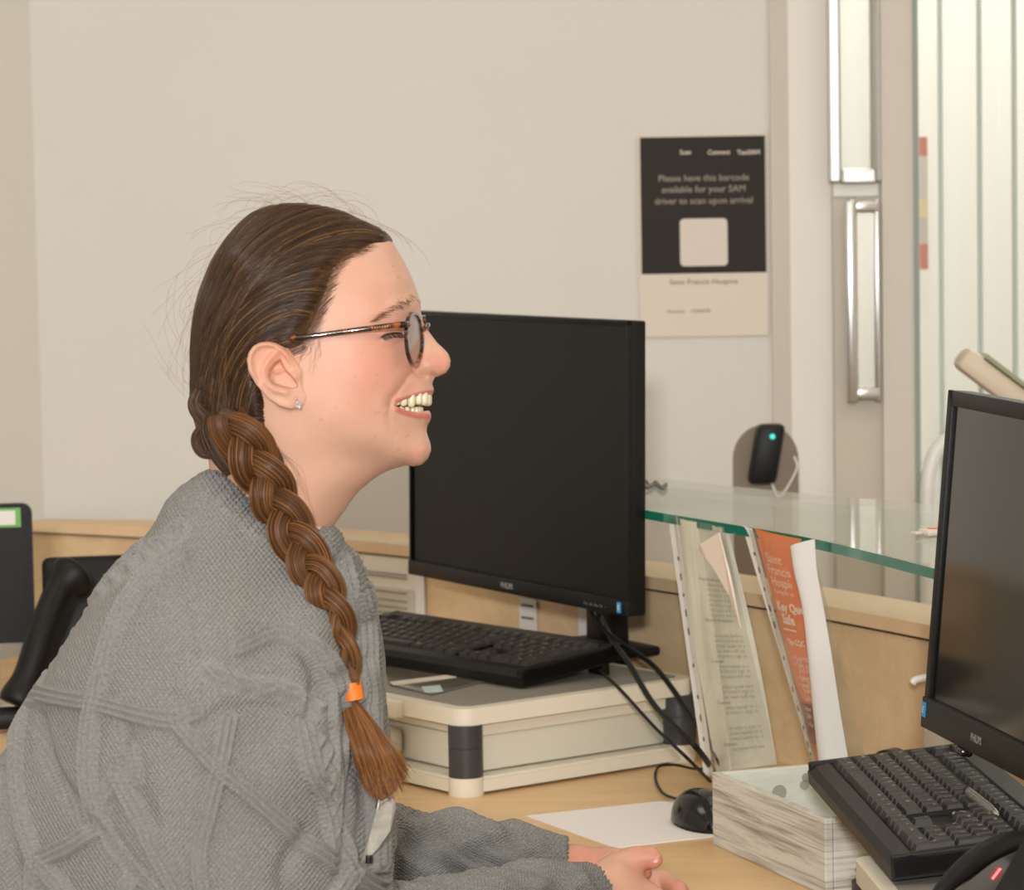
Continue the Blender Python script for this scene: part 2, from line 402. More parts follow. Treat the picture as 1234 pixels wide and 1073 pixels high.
for i in (2, 27):
    px_, py_ = float(gb[i][0]*.5+gf[i][0]*.5), float(gb[i][1]*.5+gf[i][1]*.5)
    q = int(np.argmin(np.hypot(pan[:, 0]-px_, pan[:, 1]-py_))); c = offset(pan, .05)[q]
    b = B(); b.lathe(((.012, .9355), (.012, 1.038)), (c[0], c[1], 0), 16); b.build('standoff', M['chrome'], gs, smooth=40, off=gs.location)

# sanitiser dispenser on its stand
c = PY(923, 560, 4.72); st = empty('dispenser_stand', (c[0], 4.72, 0), 0, 'tall brown round-topped board standing behind the glass shelf', 'stand')
zt = PY(923, 512, 4.72)[2]; poly = [(-.049, 0), (.049, 0)]+[(.049*math.cos(a), zt-.052+.052*math.sin(a)) for a in np.linspace(0, math.pi, 17)]
b = B(); b.prism(poly, -.012, .0)
for v_ in b.b.verts: v_.co = Vector((v_.co.x, -v_.co.z, v_.co.y))
b.build('board', M['brown'], st, smooth=30)
b = B(); b.box((0, .03, .015), (.26, .26, .03), bev=.006); b.build('base', M['black'], st)
de = empty('sanitiser_dispenser', (c[0]-.002, 4.69, PY(923, 583, 4.69)[2]), 0, 'black hand sanitiser dispenser with a teal light on the brown board', 'dispenser')
b = B(); b.box((0, 0, .045), (.042, .042, .088), bev=.008, rot=Matrix.Rotation(.0, 3, 'Y'))
for v_ in b.b.verts: v_.co.x += (v_.co.z-.045)*.18
b.build('body', M['black'], de, smooth=40)
b = B(); b.lathe(((.004, 0), (.004, .003)), (.008, -.021, .072), 12, Matrix.Rotation(math.pi/2, 3, 'X')); b.build('status_light', M['led'], de)
b = B(); b.tube(smooth_path([(.008, .005, .0), (.02, .0, -.02), (.045, -.0, .02), (.042, .0, .04)], 16), .0018, 6); b.build('cable', M['white_frame'], de, smooth=True)

# poster
pc = PY(847, 275, YB-.004)
po = empty('barcode_poster', (pc[0], YB-.004, pc[2]), 0, 'white notice with a dark printed square and white lettering taped to the wall', 'poster')
def pp(px, py):
    q = PY(px, py, YB-.004); return q[0]-pc[0], q[2]-pc[2]
b = B(); xa_, za_ = pp(768, 163); xb_, zb3 = pp(926, 404); b.box(((xa_+xb_)/2, .0, (za_+zb3)/2), (xb_-xa_, .002, za_-zb3)); b.build('paper', M['poster_paper'], po)
xa_, za_ = pp(771, 166); xb_, zb3 = pp(923.5, 328); b = B(); b.box(((xa_+xb_)/2, -.0016, (za_+zb3)/2), (xb_-xa_, .001, za_-zb3)); b.build('printed_square', M['poster_black'], po)
xs, zs = pp(848, 292); b = B(); b.prism(rrect(.075, .075, .007), -.0005, .0005)
for v_ in b.b.verts: v_.co = Vector((v_.co.x+xs, -v_.co.z-.0026, v_.co.y+zs))
b.build('blank_white_square', M['poster_logo'], po)
for s, px, py in (('Please have this barcode', 848, 218), ('available for your SAM', 848, 231.5), ('driver to scan upon arrival', 848, 245.5)):
    x_, z_ = pp(px, py); text('lettering', s, .0145, M['poster_text'], po, at(x_, -.0026, z_), 'CENTER', .0002)
for s, px, py, sz in (('Saint Francis Hospice', 848, 342.5, .0125), ('Account    12345678', 830, 377, .008)):
    x_, z_ = pp(px, py); text('lettering', s, sz, M['print'], po, at(x_, -.0014, z_), 'CENTER')
for px, s in ((826, '\u25B8 Scan'), (866, '\u25B8 Connect'), (902, 'TaxiSAM')):
    x_, z_ = pp(px, 186); text('logo', s.replace('\u25B8 ', ''), .010, M['poster_logo'], po, at(x_, -.0026, z_), 'CENTER', .0002)

# ================================================================ THINGS ON THE DESK
def make_monitor(name, loc, rz, w_, h_, zb, tilt, bez, botb, label, scr, thick=.03, col_w=.075, logo_x=0, group=None):
    """local: x along the screen, screen faces -Y; panel front bottom edge passes through y=-.1"""
    r = empty(name, loc, rz, label, 'monitor')
    T = Matrix.Translation((0, -.09, zb)) @ Matrix.Rotation(-tilt, 4, 'X')
    def put(o): o.matrix_local = T; return o
    b = B(); b.box((0, .012, h_/2), (w_, .022, h_), bev=.003); put(b.build('housing', M['black'], r, smooth=40))
    b = B(); b.box((0, .033, h_*.5), (w_*.55, .03, h_*.62), bev=.012); put(b.build('rear_cover', M['black'], r, smooth=40))
    # raised bezel bars around a set-back screen
    b = B()
    b.box((0, -.001, botb/2), (w_, .008, botb), bev=.0015)
    for (cx_, cz, dx_, dz) in ((-w_/2+bez/2, (h_+botb)/2, bez, h_-botb), (w_/2-bez/2, (h_+botb)/2, bez, h_-botb), (0, h_-bez/2, w_, bez)):
        b.box((cx_, -.0, cz), (dx_, .006, dz), bev=.001)
    put(b.build('bezel', M['black'], r, smooth=40))
    b = B(); b.box((0, .0008, (h_-bez+botb)/2), (w_-2*bez, .001, h_-bez-botb)); put(b.build('screen', scr, r))
    o = text('logo', 'PHILIPS', .0095, M['logo'], r, Matrix.Identity(4), 'CENTER', .00035); o.matrix_local = T @ at(logo_x, -.0054, botb/2-.003)
    b = B(); b.box((0, .05, zb*.5+.03), (col_w, .02, zb+.10), bev=.003); b.build('stand_column', M['black'], r, smooth=40)
    b = B(); b.box((0, -.002, zb+.055), (.05, .10, .035), bev=.004); b.build('tilt_arm', M['black'], r, smooth=40)
    b = B(); b.box((0, .035, .006), (.15, .10, .012), bev=.004); b.build('stand_base', M['black'], r, smooth=40)
    return r, T
def frame_from(a, c):
    d = (c-a)[:2]; return math.atan2(d[1], d[0])
def place_front(a, c, zbase):
    """root position so that the panel's front edge midpoint (local y=-.095) lies between a and c"""
    rz = frame_from(a, c); mid = (a+c)/2; off = Matrix.Rotation(rz, 3, 'Z') @ Vector((0, -.093, 0))
    return (mid[0]-off.x, mid[1]-off.y, zbase), rz
RZ = .835
a, c = G(493, 692, .921), G(757, 744, .921)
wm1 = np.linalg.norm((c-a)[:2]); loc1, rz1 = place_front(a, c, RZ)
mon1, T1 = make_monitor('computer_monitor', loc1, rz1, wm1, .358, .921-RZ, math.radians(1.0), .006, .02,
    'large black monitor facing left on the cream riser behind the woman', M['screen'], logo_x=-.01)
b = B(); b.box((wm1/2-.017, -.0056, .010), (.008, .001, .013)); o = b.build('blue_sticker', M['blue'], mon1); o.matrix_local = T1
o = text('sticker_print', 'E', .009, M['whiteprint'], mon1, Matrix.Identity(4), 'CENTER', .0002); o.matrix_local = T1 @ at(wm1/2-.017, -.0063, .007)
o = text('button_marks', 'Menu   SEL   Auto   OK    +    \u2013', .0045, M['logo'], mon1, Matrix.Identity(4), 'RIGHT'); o.matrix_local = T1 @ at(wm1/2-.04, -.0054, .006)
zb2 = .912
a2 = G(1111, 876, zb2); c2 = G(1234, 941, zb2); d2 = (c2-a2)/np.linalg.norm((c2-a2)[:2]); wm2 = .51; c2 = a2+d2*wm2
loc2, rz2 = place_front(a2, c2, RZ)
mon2, T2 = make_monitor('computer_monitor', loc2, rz2, wm2, .327, zb2-RZ, math.radians(5), .015, .030,
    'black monitor with a thick frame at the right edge of the desk', M['screen2'], logo_x=-wm2/2+.165)
b = B(); b.box((-wm2/2+.009, -.0056, .018), (.010, .001, .014)); o = b.build('blue_sticker', M['blue'], mon2); o.matrix_local = T2
o = text('sticker_print', 'E', .009, M['whiteprint'], mon2, Matrix.Identity(4), 'CENTER', .0002); o.matrix_local = T2 @ at(-wm2/2+.009, -.0063, .015)
o = text('corner_mark', '22', .009, M['keycap'], mon2, Matrix.Identity(4), 'CENTER', .0002); o.matrix_local = T2 @ at(-wm2/2+.012, -.0046, .314)
b = B(); b.box((-wm2/2+.125, -.002, -.003), (.022, .012, .008), bev=.003); o = b.build('power_button', M['black_gloss'], mon2, smooth=40); o.matrix_local = T2

# keyboards
U_ = .01905
def key_mesh(wu, hu=1):
    w_, d_ = wu*U_-.0012, hu*U_-.0012; b = B(); bm_ = b.b
    zt_ = .0085; ins = .0026
    lv = [((-w_/2, -d_/2), (w_/2, -d_/2), (w_/2, d_/2), (-w_/2, d_/2), 0), ((-w_/2+.0004, -d_/2+.0004), (w_/2-.0004, -d_/2+.0004), (w_/2-.0004, d_/2-.0004), (-w_/2+.0004, d_/2-.0004), .0025),
          ((-w_/2+ins, -d_/2+ins+.0006), (w_/2-ins, -d_/2+ins+.0006), (w_/2-ins, d_/2-ins+.0012), (-w_/2+ins, d_/2-ins+.0012), zt_)]
    rs = [[bm_.verts.new((*p, l[4])) for p in l[:4]] for l in lv]
    for p, q in zip(rs, rs[1:]):
        for i in range(4): bm_.faces.new((p[i], p[(i+1) % 4], q[(i+1) % 4], q[i]))
    bm_.faces.new(rs[-1])
    me = bpy.data.meshes.new('key'); bmesh.ops.recalc_face_normals(bm_, faces=bm_.faces); bm_.to_mesh(me); bm_.free(); me.materials.append(M['keycap'])
    return me
KM = {}
def layout():
    out = []   # x,y (units, y up from the front), w, h, legend
    def row(y, x, items):
        for it in items:
            if isinstance(it, (int, float)): x += it; continue
            s, w_ = it if isinstance(it, tuple) else (it, 1); out.append((x+w_/2, y, w_, 1, s)); x += w_
    row(0, 0, [('Ctrl', 1.25), ('\u229e', 1.25), ('Alt', 1.25), ('', 6.25), ('AltGr', 1.25), ('Fn', 1.25), ('\u2261', 1.25), ('Ctrl', 1.25), .25, '\u2190', '\u2193', '\u2192', .25, ('0 Ins', 2), '. Del'])
    row(1, 0, [('Shift', 1.25), '\\']+list('ZXCVBNM,./')+[('Shift', 2.75), 1.25, '\u2191', 1.25, '1', '2', '3'])
    row(2, 0, [('Caps', 1.75)]+list("ASDFGHJKL;'#")+[('\u21b5', 1.25), .25, 3.25, '4', '5', '6'])
    row(3, 0, [('Tab', 1.5)]+list('QWERTYUIOP[]')+[('\u21b5', 1.5), .25, 'Del', 'End', 'PgD', .25, '7', '8', '9'])
    row(4, 0, ['`']+list('1234567890-=')+[('Back', 2), .25, 'Ins', 'Hm', 'PgU', .25, 'Num', '/', '*', '-'])
    row(5.3, 0, ['Esc', 1, 'F1', 'F2', 'F3', 'F4', .5, 'F5', 'F6', 'F7', 'F8', .5, 'F9', 'F10', 'F11', 'F12', .25, 'Prt', 'Scr', 'Brk', .25, ('\u266a', 1), '-', '+', '\u00d7'])
    out.append((22, .5, 1, 2, 'En')); out.append((22, 2.5, 1, 2, '+'))
    return out
KEYS = layout()
def make_keyboard(loc, rz, label, tilt, skip=None, legends=True):
    r = empty('computer_keyboard', loc, rz, label, 'keyboard')
    T = Matrix.Translation((0, 0, .003)) @ Matrix.Rotation(tilt, 4, 'X')
    W_, D_ = .456, .168
    b = B(); bm_ = b.b
    prof = [(0, 0), (0, .012), (.006, .019), (.020, .0205), (.024, .0175), (.142, .0175), (.146, .0215), (.166, .021), (.168, .018), (.168, 0)]
    L = [bm_.verts.new((-W_/2, y, z)) for y, z in prof]; R_ = [bm_.verts.new((W_/2, y, z)) for y, z in prof]
    k = len(prof)
    for i in range(k): bm_.faces.new((L[i], L[(i+1) % k], R_[(i+1) % k], R_[i]))
    bm_.faces.new(L); bm_.faces.new(R_[::-1])
    for s in (-1, 1): b.box((s*(W_/2-.005), .084, .011), (.010, .166, .0215), bev=.002)
    b.box((.0725*1+.0, .083, .018), (.004, .118, .006)); 
    o = b.build('body', M['black'], r); o.matrix_local = T
    for s in (-1, 1):
        b = B(); b.box((s*(W_/2-.03), .15, -.008), (.03, .012, .022), bev=.002); o = b.build('foot', M['black'], r); o.matrix_local = T
    lv, lf = [], []
    for (x, y, w_, h_, s) in KEYS:
        X = -.214+x*U_; Y_ = .033+y*U_*.985
        if skip and abs(x-skip[0]) < .6 and abs(y-skip[1]) < .4:
            b = B()
            for q in range(2):
                for t_ in range(2): b.lathe(((.0022, 0), (.003, .001), (.0015, .003)), (X-.003+q*.006, Y_-.003+t_*.006, .018), 8)
            o = b.build('bare_switch', M['plate'], r, smooth=True); o.matrix_local = T; continue
        if (w_, h_) not in KM: KM[(w_, h_)] = key_mesh(w_, h_)
        o = bpy.data.objects.new('key', KM[(w_, h_)]); COL.objects.link(o); o.parent = r; o.matrix_local = T @ Matrix.Translation((X, Y_, .0155))
        if s:
            if s not in _tc:
                me = text_mesh(s, .0064 if len(s) < 2 else .0042, bold=.0001); _tc[s] = (np.array([v_.co[:] for v_ in me.vertices]), [tuple(p.vertices) for p in me.polygons]); bpy.data.meshes.remove(me)
            vv, ff = _tc[s]; n0 = len(lv)
            if len(vv):
                lv += [(T @ Vector((p[0]+X-w_*U_/2+.0042, p[1]+Y_+.0012, .0243))) for p in vv]; lf += [tuple(i+n0 for i in q) for q in ff]
    if legends:
        tag(raw('key_legends', lv, lf, M['legend'], r), kind='stuff')
    return r
kf = G(629, 829, RZ+.003); kl = G(456, 800, RZ+.003)      # front right corner, a point on the front edge
d = (kf-kl)[:2]; d /= np.linalg.norm(d); ang = math.atan2(d[1], d[0])
kc = kf[:2]-d*.228
make_keyboard((kc[0], kc[1], RZ), ang, 'black keyboard lying on the cream riser in front of the large monitor', math.radians(5.5))
kl = G(985, 943, RZ+.016); kf = G(1075, 1062, RZ+.005); d = (kf-kl)[:2]; d /= np.linalg.norm(d); ang2 = math.atan2(d[1], d[0]); kc = kf[:2]-d*.228
make_keyboard((kc[0], kc[1], RZ+.002), ang2, 'black keyboard with a missing key below the right-hand monitor', math.radians(5.5), skip=(15.75, 3))
KB2 = (kc, ang2)

# risers
def make_riser(loc, rz, W_, D_, label, mirror=False):
    r = empty('monitor_riser', loc, rz, label, 'riser'); H = RZ-.73
    b = B(); b.prism(rrect(W_, D_, .022, 6, (0, D_/2)), H-.021, H-.001); b.build('top_plate', M['cream'], r, smooth=35)
    b = B(); b.prism(rrect(W_-.03, D_-.03, .015, 5, (0, D_/2)), H-.0012, H); b.build('grey_inlay', M['grey_top'], r)
    b = B(); b.prism(rrect(W_, D_, .02, 6, (0, D_/2)), .004, .018)
    b.prism(rrect(W_-.01, D_-.01, .02, 6, (0, D_/2)), .018, .021); b.build('base_tray', M['cream'], r, smooth=35)
    for sx in (-1, 1):
        for y in (.017, D_-.017):
            x = sx*(W_/2-.017)
            b = B(); b.lathe(((.0200, .021), (.0203, .023), (.0203, .056), (.0196, .0565), (.0196, .0572), (.0203, .058), (.0203, H-.021)), (x, y, 0), 28); lg = b.build('leg', M['leg'], r, smooth=35)
            b = B(); b.lathe(((.0206, 0), (.0211, .002), (.0211, .022)), (x, y, 0), 28); b.build('foot', M['cream'], lg, smooth=35)
    # drawer hanging under the top
    b = B(); b.box((0, D_/2+.006, .0440), (W_-.05, D_-.05, .0435), bev=.004); b.build('drawer', M['cream2'], r, smooth=35)
    b = B(); b.box((0, D_/2+.006, H-.030), (W_-.036, D_-.05, .018), bev=.002); b.build('rail', M['cream'], r)
    b = B(); b.box((-W_*.1, .012, .045), (W_*.5, .03, .032), bev=.008); b.build('drawer_front', M['cream'], r, smooth=35)
    b = B(); b.box((W_*.18, -.004, H-.014), (.05, .014, .022), bev=.004); q = b.build('latch', M['cream'], r, smooth=35)
    b = B(); b.lathe(((.006, 0), (.006, .003)), (W_*.18, -.011, H-.013), 14, Matrix.Rotation(math.pi/2, 3, 'X')); b.build('green_button', M['green'], q)
    return r
na = G(562, 957, .731); nb = G(823, 915, .731); dv = (nb-na)[:2]; Dr = np.linalg.norm(dv)+.028; rzr = math.atan2(dv[1], dv[0])-math.pi/2
Wr = .44; R3 = Matrix.Rotation(rzr, 3, 'Z'); o_ = R3 @ Vector((Wr/2-.017, .017, 0))
make_riser((na[0]-o_.x, na[1]-o_.y, .73), rzr, Wr, Dr, 'cream plastic riser with dark legs under the large monitor')
RIS1 = ((na[0]-o_.x, na[1]-o_.y), rzr)
nc = G(1040, 1030, RZ-.0); R3 = Matrix.Rotation(ang2, 3, 'Z'); o_ = R3 @ Vector((-.20, .01, 0))
make_riser((nc[0]-o_.x, nc[1]-o_.y, .73), ang2, .40, .33, 'cream plastic riser under the right-hand keyboard')
RIS2 = ((nc[0]-o_.x, nc[1]-o_.y), ang2)

wz_ = RZ+.0008; wp_ = [G(px, py, wz_) for px, py in ((462, 806), (500, 800), (560, 806), (585, 822), (520, 838), (470, 826))]
cw_ = empty('card_wallet', tuple(wp_[0]), 0, 'flat clear card wallet with an orange corner half under the keyboard on the riser', 'wallet')
b = B(); b.prism([tuple(p[:2]) for p in wp_], wz_, wz_+.0015); b.build('film', mat('smoky_film', (120, 112, 100), .15, coat=.6), cw_, off=wp_[0])
for nm_, pl_, cm_ in (('orange_corner', ((540, 806), (548, 805), (562, 812), (552, 815)), M['orange']), ('pale_card', ((508, 828), (530, 826), (534, 833), (512, 834)), mat('pale_blue_card', (190, 210, 205), .5)), ('white_strip', ((470, 822), (545, 813), (550, 816), (474, 826)), M['poster_logo'])):
    b = B(); b.prism([tuple(G(px, py, wz_+.002)[:2]) for px, py in pl_], wz_+.0015, wz_+.0022); b.build(nm_, cm_, cw_, off=wp_[0])

# crate
cA = G(859, 1018, .73); cz = .079; cB = G(994, 987, .73+cz); cC = G(1087, 909, .73+cz)
ux = (cB-cA)[:2]; Lx = np.linalg.norm(ux); ux = ux/np.linalg.norm(ux); uy = np.array((-ux[1], ux[0])); Ly = .235
rzc = math.atan2(ux[1], ux[0])
cr = empty('wooden_crate', (cA[0], cA[1], .73), rzc, 'open whitewashed wooden box with dark knots on the desk', 'crate')
t_ = .009
def board(name, c, dd, m): 
    b = B(); b.box(c, dd, bev=.0012); return b.build(name, m, cr)
board('side_board', (Lx/2, t_/2, cz/2), (Lx, t_, cz), M['crate'])
board('side_board', (Lx/2, Ly-t_/2, cz/2), (Lx, t_, cz), M['crate_in'])
board('side_board', (t_/2, Ly/2, cz/2), (t_, Ly-2*t_, cz), M['crate_in'])
board('side_board', (Lx-t_/2, Ly/2, cz/2), (t_, Ly-2*t_-.001, cz), M['crate'])
board('base_board', (Lx/2, Ly/2, .004), (Lx-.019, Ly-.019, .008), M['crate_in'])
# the far short side seen inside carries two knots
for yy, zz_, rr in ((.075, .052, .0085), (.105, .058, .0055), (.107, .066, .005)):
    b = B(); b.lathe(((rr, 0), (rr, .0006)), (t_+.0002, yy, zz_), 18, Matrix.Rotation(math.pi/2, 3, 'Y')); b.build('wood_knot', M['knot'], cr)
def cw(x, y, z): p = np.array((cA[0], cA[1], .73)); return p+np.array((*(ux*x+uy*y), z))

# black object inside the crate
q = cw(.03, Ly-.035, .009); wc = empty('tape_dispenser', tuple(q), rzc+.5, 'small black round desk gadget in the back corner of the wooden box', 'gadget')
b = B(); b.lathe(((.020, -.012), (.023, -.009), (.023, .009), (.020, .012)), (0, 0, .062), 24, Matrix.Rotation(math.pi/2, 3, 'X')); b.build('barrel', M['black_gloss'], wc, smooth=40)
b = B(); b.box((0, 0, .02), (.03, .02, .04), bev=.004); b.build('stem', M['black'], wc, smooth=40)
q = cw(Lx-.03, .03, .009); b = B(); b.box((0, 0, .03), (.03, .035, .06), bev=.006); tag(b.build('ink_stamp', M['black'], None, smooth=40), 'small black stamp inside the near corner of the wooden box', 'stamp').location = tuple(q)

# pump bottle
q = G(1128, 925, .73); 
bo = empty('pump_bottle', (.4745, 3.500, .73), 0, 'white plastic pump bottle behind the wooden box', 'bottle')
b = B(); b.lathe(((.016, 0), (.0185, .004), (.0185, .118), (.0175, .122), (.012, .124)), n=28); b.build('bottle_body', M['bottle'], bo, smooth=40)
b = B(); b.lathe(((.0115, .1235), (.0115, .137), (.010, .138)), n=24); b.build('collar', M['bottle'], bo, smooth=40)
b = B(); b.lathe(((.004, .138), (.004, .152)), n=12).tube(smooth_path([(.004, .0, .152), (-.012, 0, .155), (-.026, 0, .153), (-.031, 0, .149)], 14), .0042, 8); b.build('pump_nozzle', M['bottle'], bo, smooth=40)

# papers, mouse
pts = [G(px, py, .7315) for px, py in ((634, 983), (742, 1021.5), (900, 1003), (900, 964), (790, 966))]
b = B(); b.prism([tuple(p[:2]) for p in pts], .7302, .7312); tag(b.build('paper_sheet', M['paper']), 'blank white sheet of paper lying under the computer mouse', 'paper')
mq = G(842, 997, .735); ms = empty('computer_mouse', (mq[0]+.006, mq[1]+.03, .7313), math.radians(-75), 'glossy black computer mouse on the white paper beside the wooden box', 'mouse')
def mouse_shell():
    v, f = [], []; nu, nv = 14, 28
    for i in range(nu+1):
        t = i/nu*math.pi/2
        for j in range(nv):
            a = 2*math.pi*j/nv; rx, ry = .054, .031; 
            r_ = math.cos(t)**.75; x = rx*r_*math.cos(a); y = ry*r_*math.sin(a)*(1-.12*math.cos(a)); z = .036*math.sin(t)*(1-.18*(x/rx)**2-.1*(x/rx))
            v.append((x, y, z+.003))
    for i in range(nu):
        for j in range(nv): f.append((i*nv+j, i*nv+(j+1) % nv, (i+1)*nv+(j+1) % nv, (i+1)*nv+j))
    f.append(tuple(range(nv))[::-1]); return v, f
v, f = mouse_shell(); raw('shell', v, f, M['black_gloss'], ms, smooth=50)
b = B(); b.prism([(.0535*math.cos(a), .030*math.sin(a)) for a in np.linspace(0, 2*math.pi, 28, endpoint=False)], 0, .0028); b.build('base', M['black'], ms)
b = B(); b.lathe(((.006, -.003), (.0075, 0), (.006, .003)), (.03, 0, .030), 14, Matrix.Rotation(math.pi/2, 3, 'X')); b.build('scroll_wheel', M['leg'], ms, smooth=True)

# cables
def cable(name, pts, r, label, n=40, m='black'):
    p = smooth_path(pts, n); p0 = p[0].copy(); b = B(); b.tube(p-p0, r, 10); o = b.build(name, M[m], None, smooth=True); o.location = tuple(p0)
    return tag(o, label, 'cable')
cable('cable', [P(712, 738, 3.96), P(740, 770, 3.93), P(790, 805, 3.86), P(836, 868, 3.76), P(862, 908, 3.70), P(874, 935, 3.69), G(879, 951, .735)], .0034, 'thick black cable hanging from behind the large monitor, uppermost of three')
cable('cable', [P(722, 742, 3.95), P(738, 772, 3.93), P(758, 800, 3.82), P(790, 852, 3.72), P(838, 900, 3.62), G(862, 933, .737)], .0036, 'thick black cable running down from the monitor in front of the riser')
cable('cable', [P(722, 808, 3.86), P(748, 832, 3.76), P(790, 878, 3.67), P(826, 912, 3.60), G(856, 942, .735)], .0021, 'thin black keyboard cable dropping from under the keyboard on the riser')
cable('cable', [G(858, 925, .75), G(838, 927, .738), G(812, 922, .7375), G(793, 925, .7335), G(790, 940, .733), G(800, 957, .734), G(822, 965, .74)], .0017, 'thin black mouse cable curling in a loop on the desk', 50)

# pen on keyboard, booklet, small tags
K3 = Matrix.Rotation(ang2, 3, 'Z')
def k2(x, y, z): q = K3 @ Vector((x, y, 0)); return Vector((KB2[0][0]+q.x, KB2[0][1]+q.y, RZ+z))
pa, pb = G(1168, 955, RZ+.041), G(1203, 983, RZ+.041)
dirp = Vector(pb-pa).normalized(); pe = empty('ballpoint_pen', tuple(pa), 0, 'clear plastic ballpoint pen lying on the right-hand keyboard', 'pen'); pe.rotation_mode = 'QUATERNION'; pe.rotation_quaternion = dirp.to_track_quat('Z', 'Y')
Lp = (Vector(pb)-Vector(pa)).length
Lp = max(Lp, .06)
b = B(); b.lathe(((.0042, 0), (.0044, .004), (.0044, Lp*.72), (.0036, Lp*.84)), n=14); b.build('barrel', M['pen'], pe, smooth=40)
b = B(); b.lathe(((.0035, Lp*.84), (.0022, Lp*.95), (.0007, Lp)), n=12); b.build('tip', M['chrome'], pe, smooth=True)
b = B(); b.lathe(((.0013, .002), (.0013, Lp*.84)), n=8); b.build('ink_refill', M['black'], pe)
b = B(); b.lathe(((.0036, -.01), (.0042, -.006), (.0042, 0)), n=12); b.build('plug', M['black'], pe, smooth=40)

bkp = [G(px, py, .785) for px, py in ((1033, 1044), (1052, 1043), (1100, 1085), (1085, 1120))]
bk = empty('notebook', (float(bkp[0][0]), float(bkp[0][1]), .755), ang2, 'taupe notebook with rounded corners inside the right-hand riser', 'notebook')
b = B(); b.prism(rrect(.16, .15, .01, 5, (.085, .07)), .0285, .030); b.build('cover', M['book'], bk)
b = B(); b.prism(rrect(.157, .147, .01, 5, (.085, .07)), .0, .0284); b.build('pages', M['paper_cream'], bk)

# black curved device at the right edge
dq = P(1235, 1085, 2.45)
dv_ = empty('desk_telephone', (float(dq[0]), float(dq[1]), .73), math.radians(-20), 'glossy black curved desk telephone with a red light in the near right corner', 'telephone')
b = B(); b.box((.04, -.03, .02), (.15, .14, .04), bev=.012, seg=3); b.build('base', M['black'], dv_, smooth=40)
def local_to(o, p): return o.matrix_basis.inverted() @ Vector(p)
hp = smooth_path([P(px, py, d_) for px, py, d_ in ((1118, 1092, 2.44), (1150, 1058, 2.46), (1186, 1029, 2.48), (1222, 1013, 2.50), (1262, 1014, 2.52))], 22)
hp = [local_to(dv_, p) for p in hp]; b = B(); rr = [.0045+.0045*math.sin(math.pi*i/21) for i in range(22)]; v, f = tube_geo([tuple(p) for p in hp], rr, 14)
b.b.free(); raw('handset', v, f, M['black'], dv_, smooth=True)
sh = [[P(px, py, d_) for px, py, d_ in r] for r in (((1140, 1085, 2.50), (1168, 1062, 2.52), (1200, 1038, 2.54), (1240, 1020, 2.56)), ((1165, 1115, 2.44), (1190, 1090, 2.46), (1225, 1062, 2.48), (1262, 1046, 2.5)), ((1190, 1150, 2.40), (1220, 1130, 2.42), (1250, 1100, 2.44), (1290, 1080, 2.46)))]
rows = [smooth_path(r, 12) for r in sh]; grid = np.array([smooth_path([rows[k][i] for k in range(3)], 9) for i in range(12)])
v = [local_to(dv_, p) for p in grid.reshape(-1, 3)]; nn = 12*9; v = [tuple(p) for p in v]+[(p[0], p[1], p[2]-.012) for p in v]
f = [(i*9+j, i*9+j+1, (i+1)*9+j+1, (i+1)*9+j) for i in range(11) for j in range(8)]; f += [tuple(x_+nn for x_ in q_[::-1]) for q_ in f]
edge = [i*9 for i in range(12)]+[11*9+j for j in range(1, 9)]+[i*9+8 for i in range(10, -1, -1)]+[j for j in range(7, 0, -1)]
f += [(edge[i], edge[(i+1) % len(edge)], edge[(i+1) % len(edge)]+nn, edge[i]+nn) for i in range(len(edge))]
raw('face_plate', v, f, M['black_gloss'], dv_, smooth=40)
b = B(); b.tube([tuple(local_to(dv_, P(px, py, 2.462))) for px, py in ((1196, 1060), (1206, 1047))], .0028, 8); b.build('red_light', M['red'], dv_, smooth=40)
b = B(); pts_ = [local_to(dv_, P(px, py, d_)) for px, py, d_ in ((1196, 1078, 2.40), (1240, 1000, 2.44), (1290, 1010, 2.44), (1290, 1120, 2.38))]
v = [tuple(p) for p in pts_]+[(p[0], p[1]+.012, p[2]-.012) for p in pts_]; b.b.free()
b = B(); b.tube([(.04, -.03, .03), tuple(local_to(dv_, P(1225, 1095, 2.455)))], .02, 12); b.build('support_stem', M['black'], dv_, smooth=50)
raw('display_wing', v, [(0, 1, 2, 3), (7, 6, 5, 4), (0, 4, 5, 1), (1, 5, 6, 2), (2, 6, 7, 3), (3, 7, 4, 0)], M['black'], dv_)

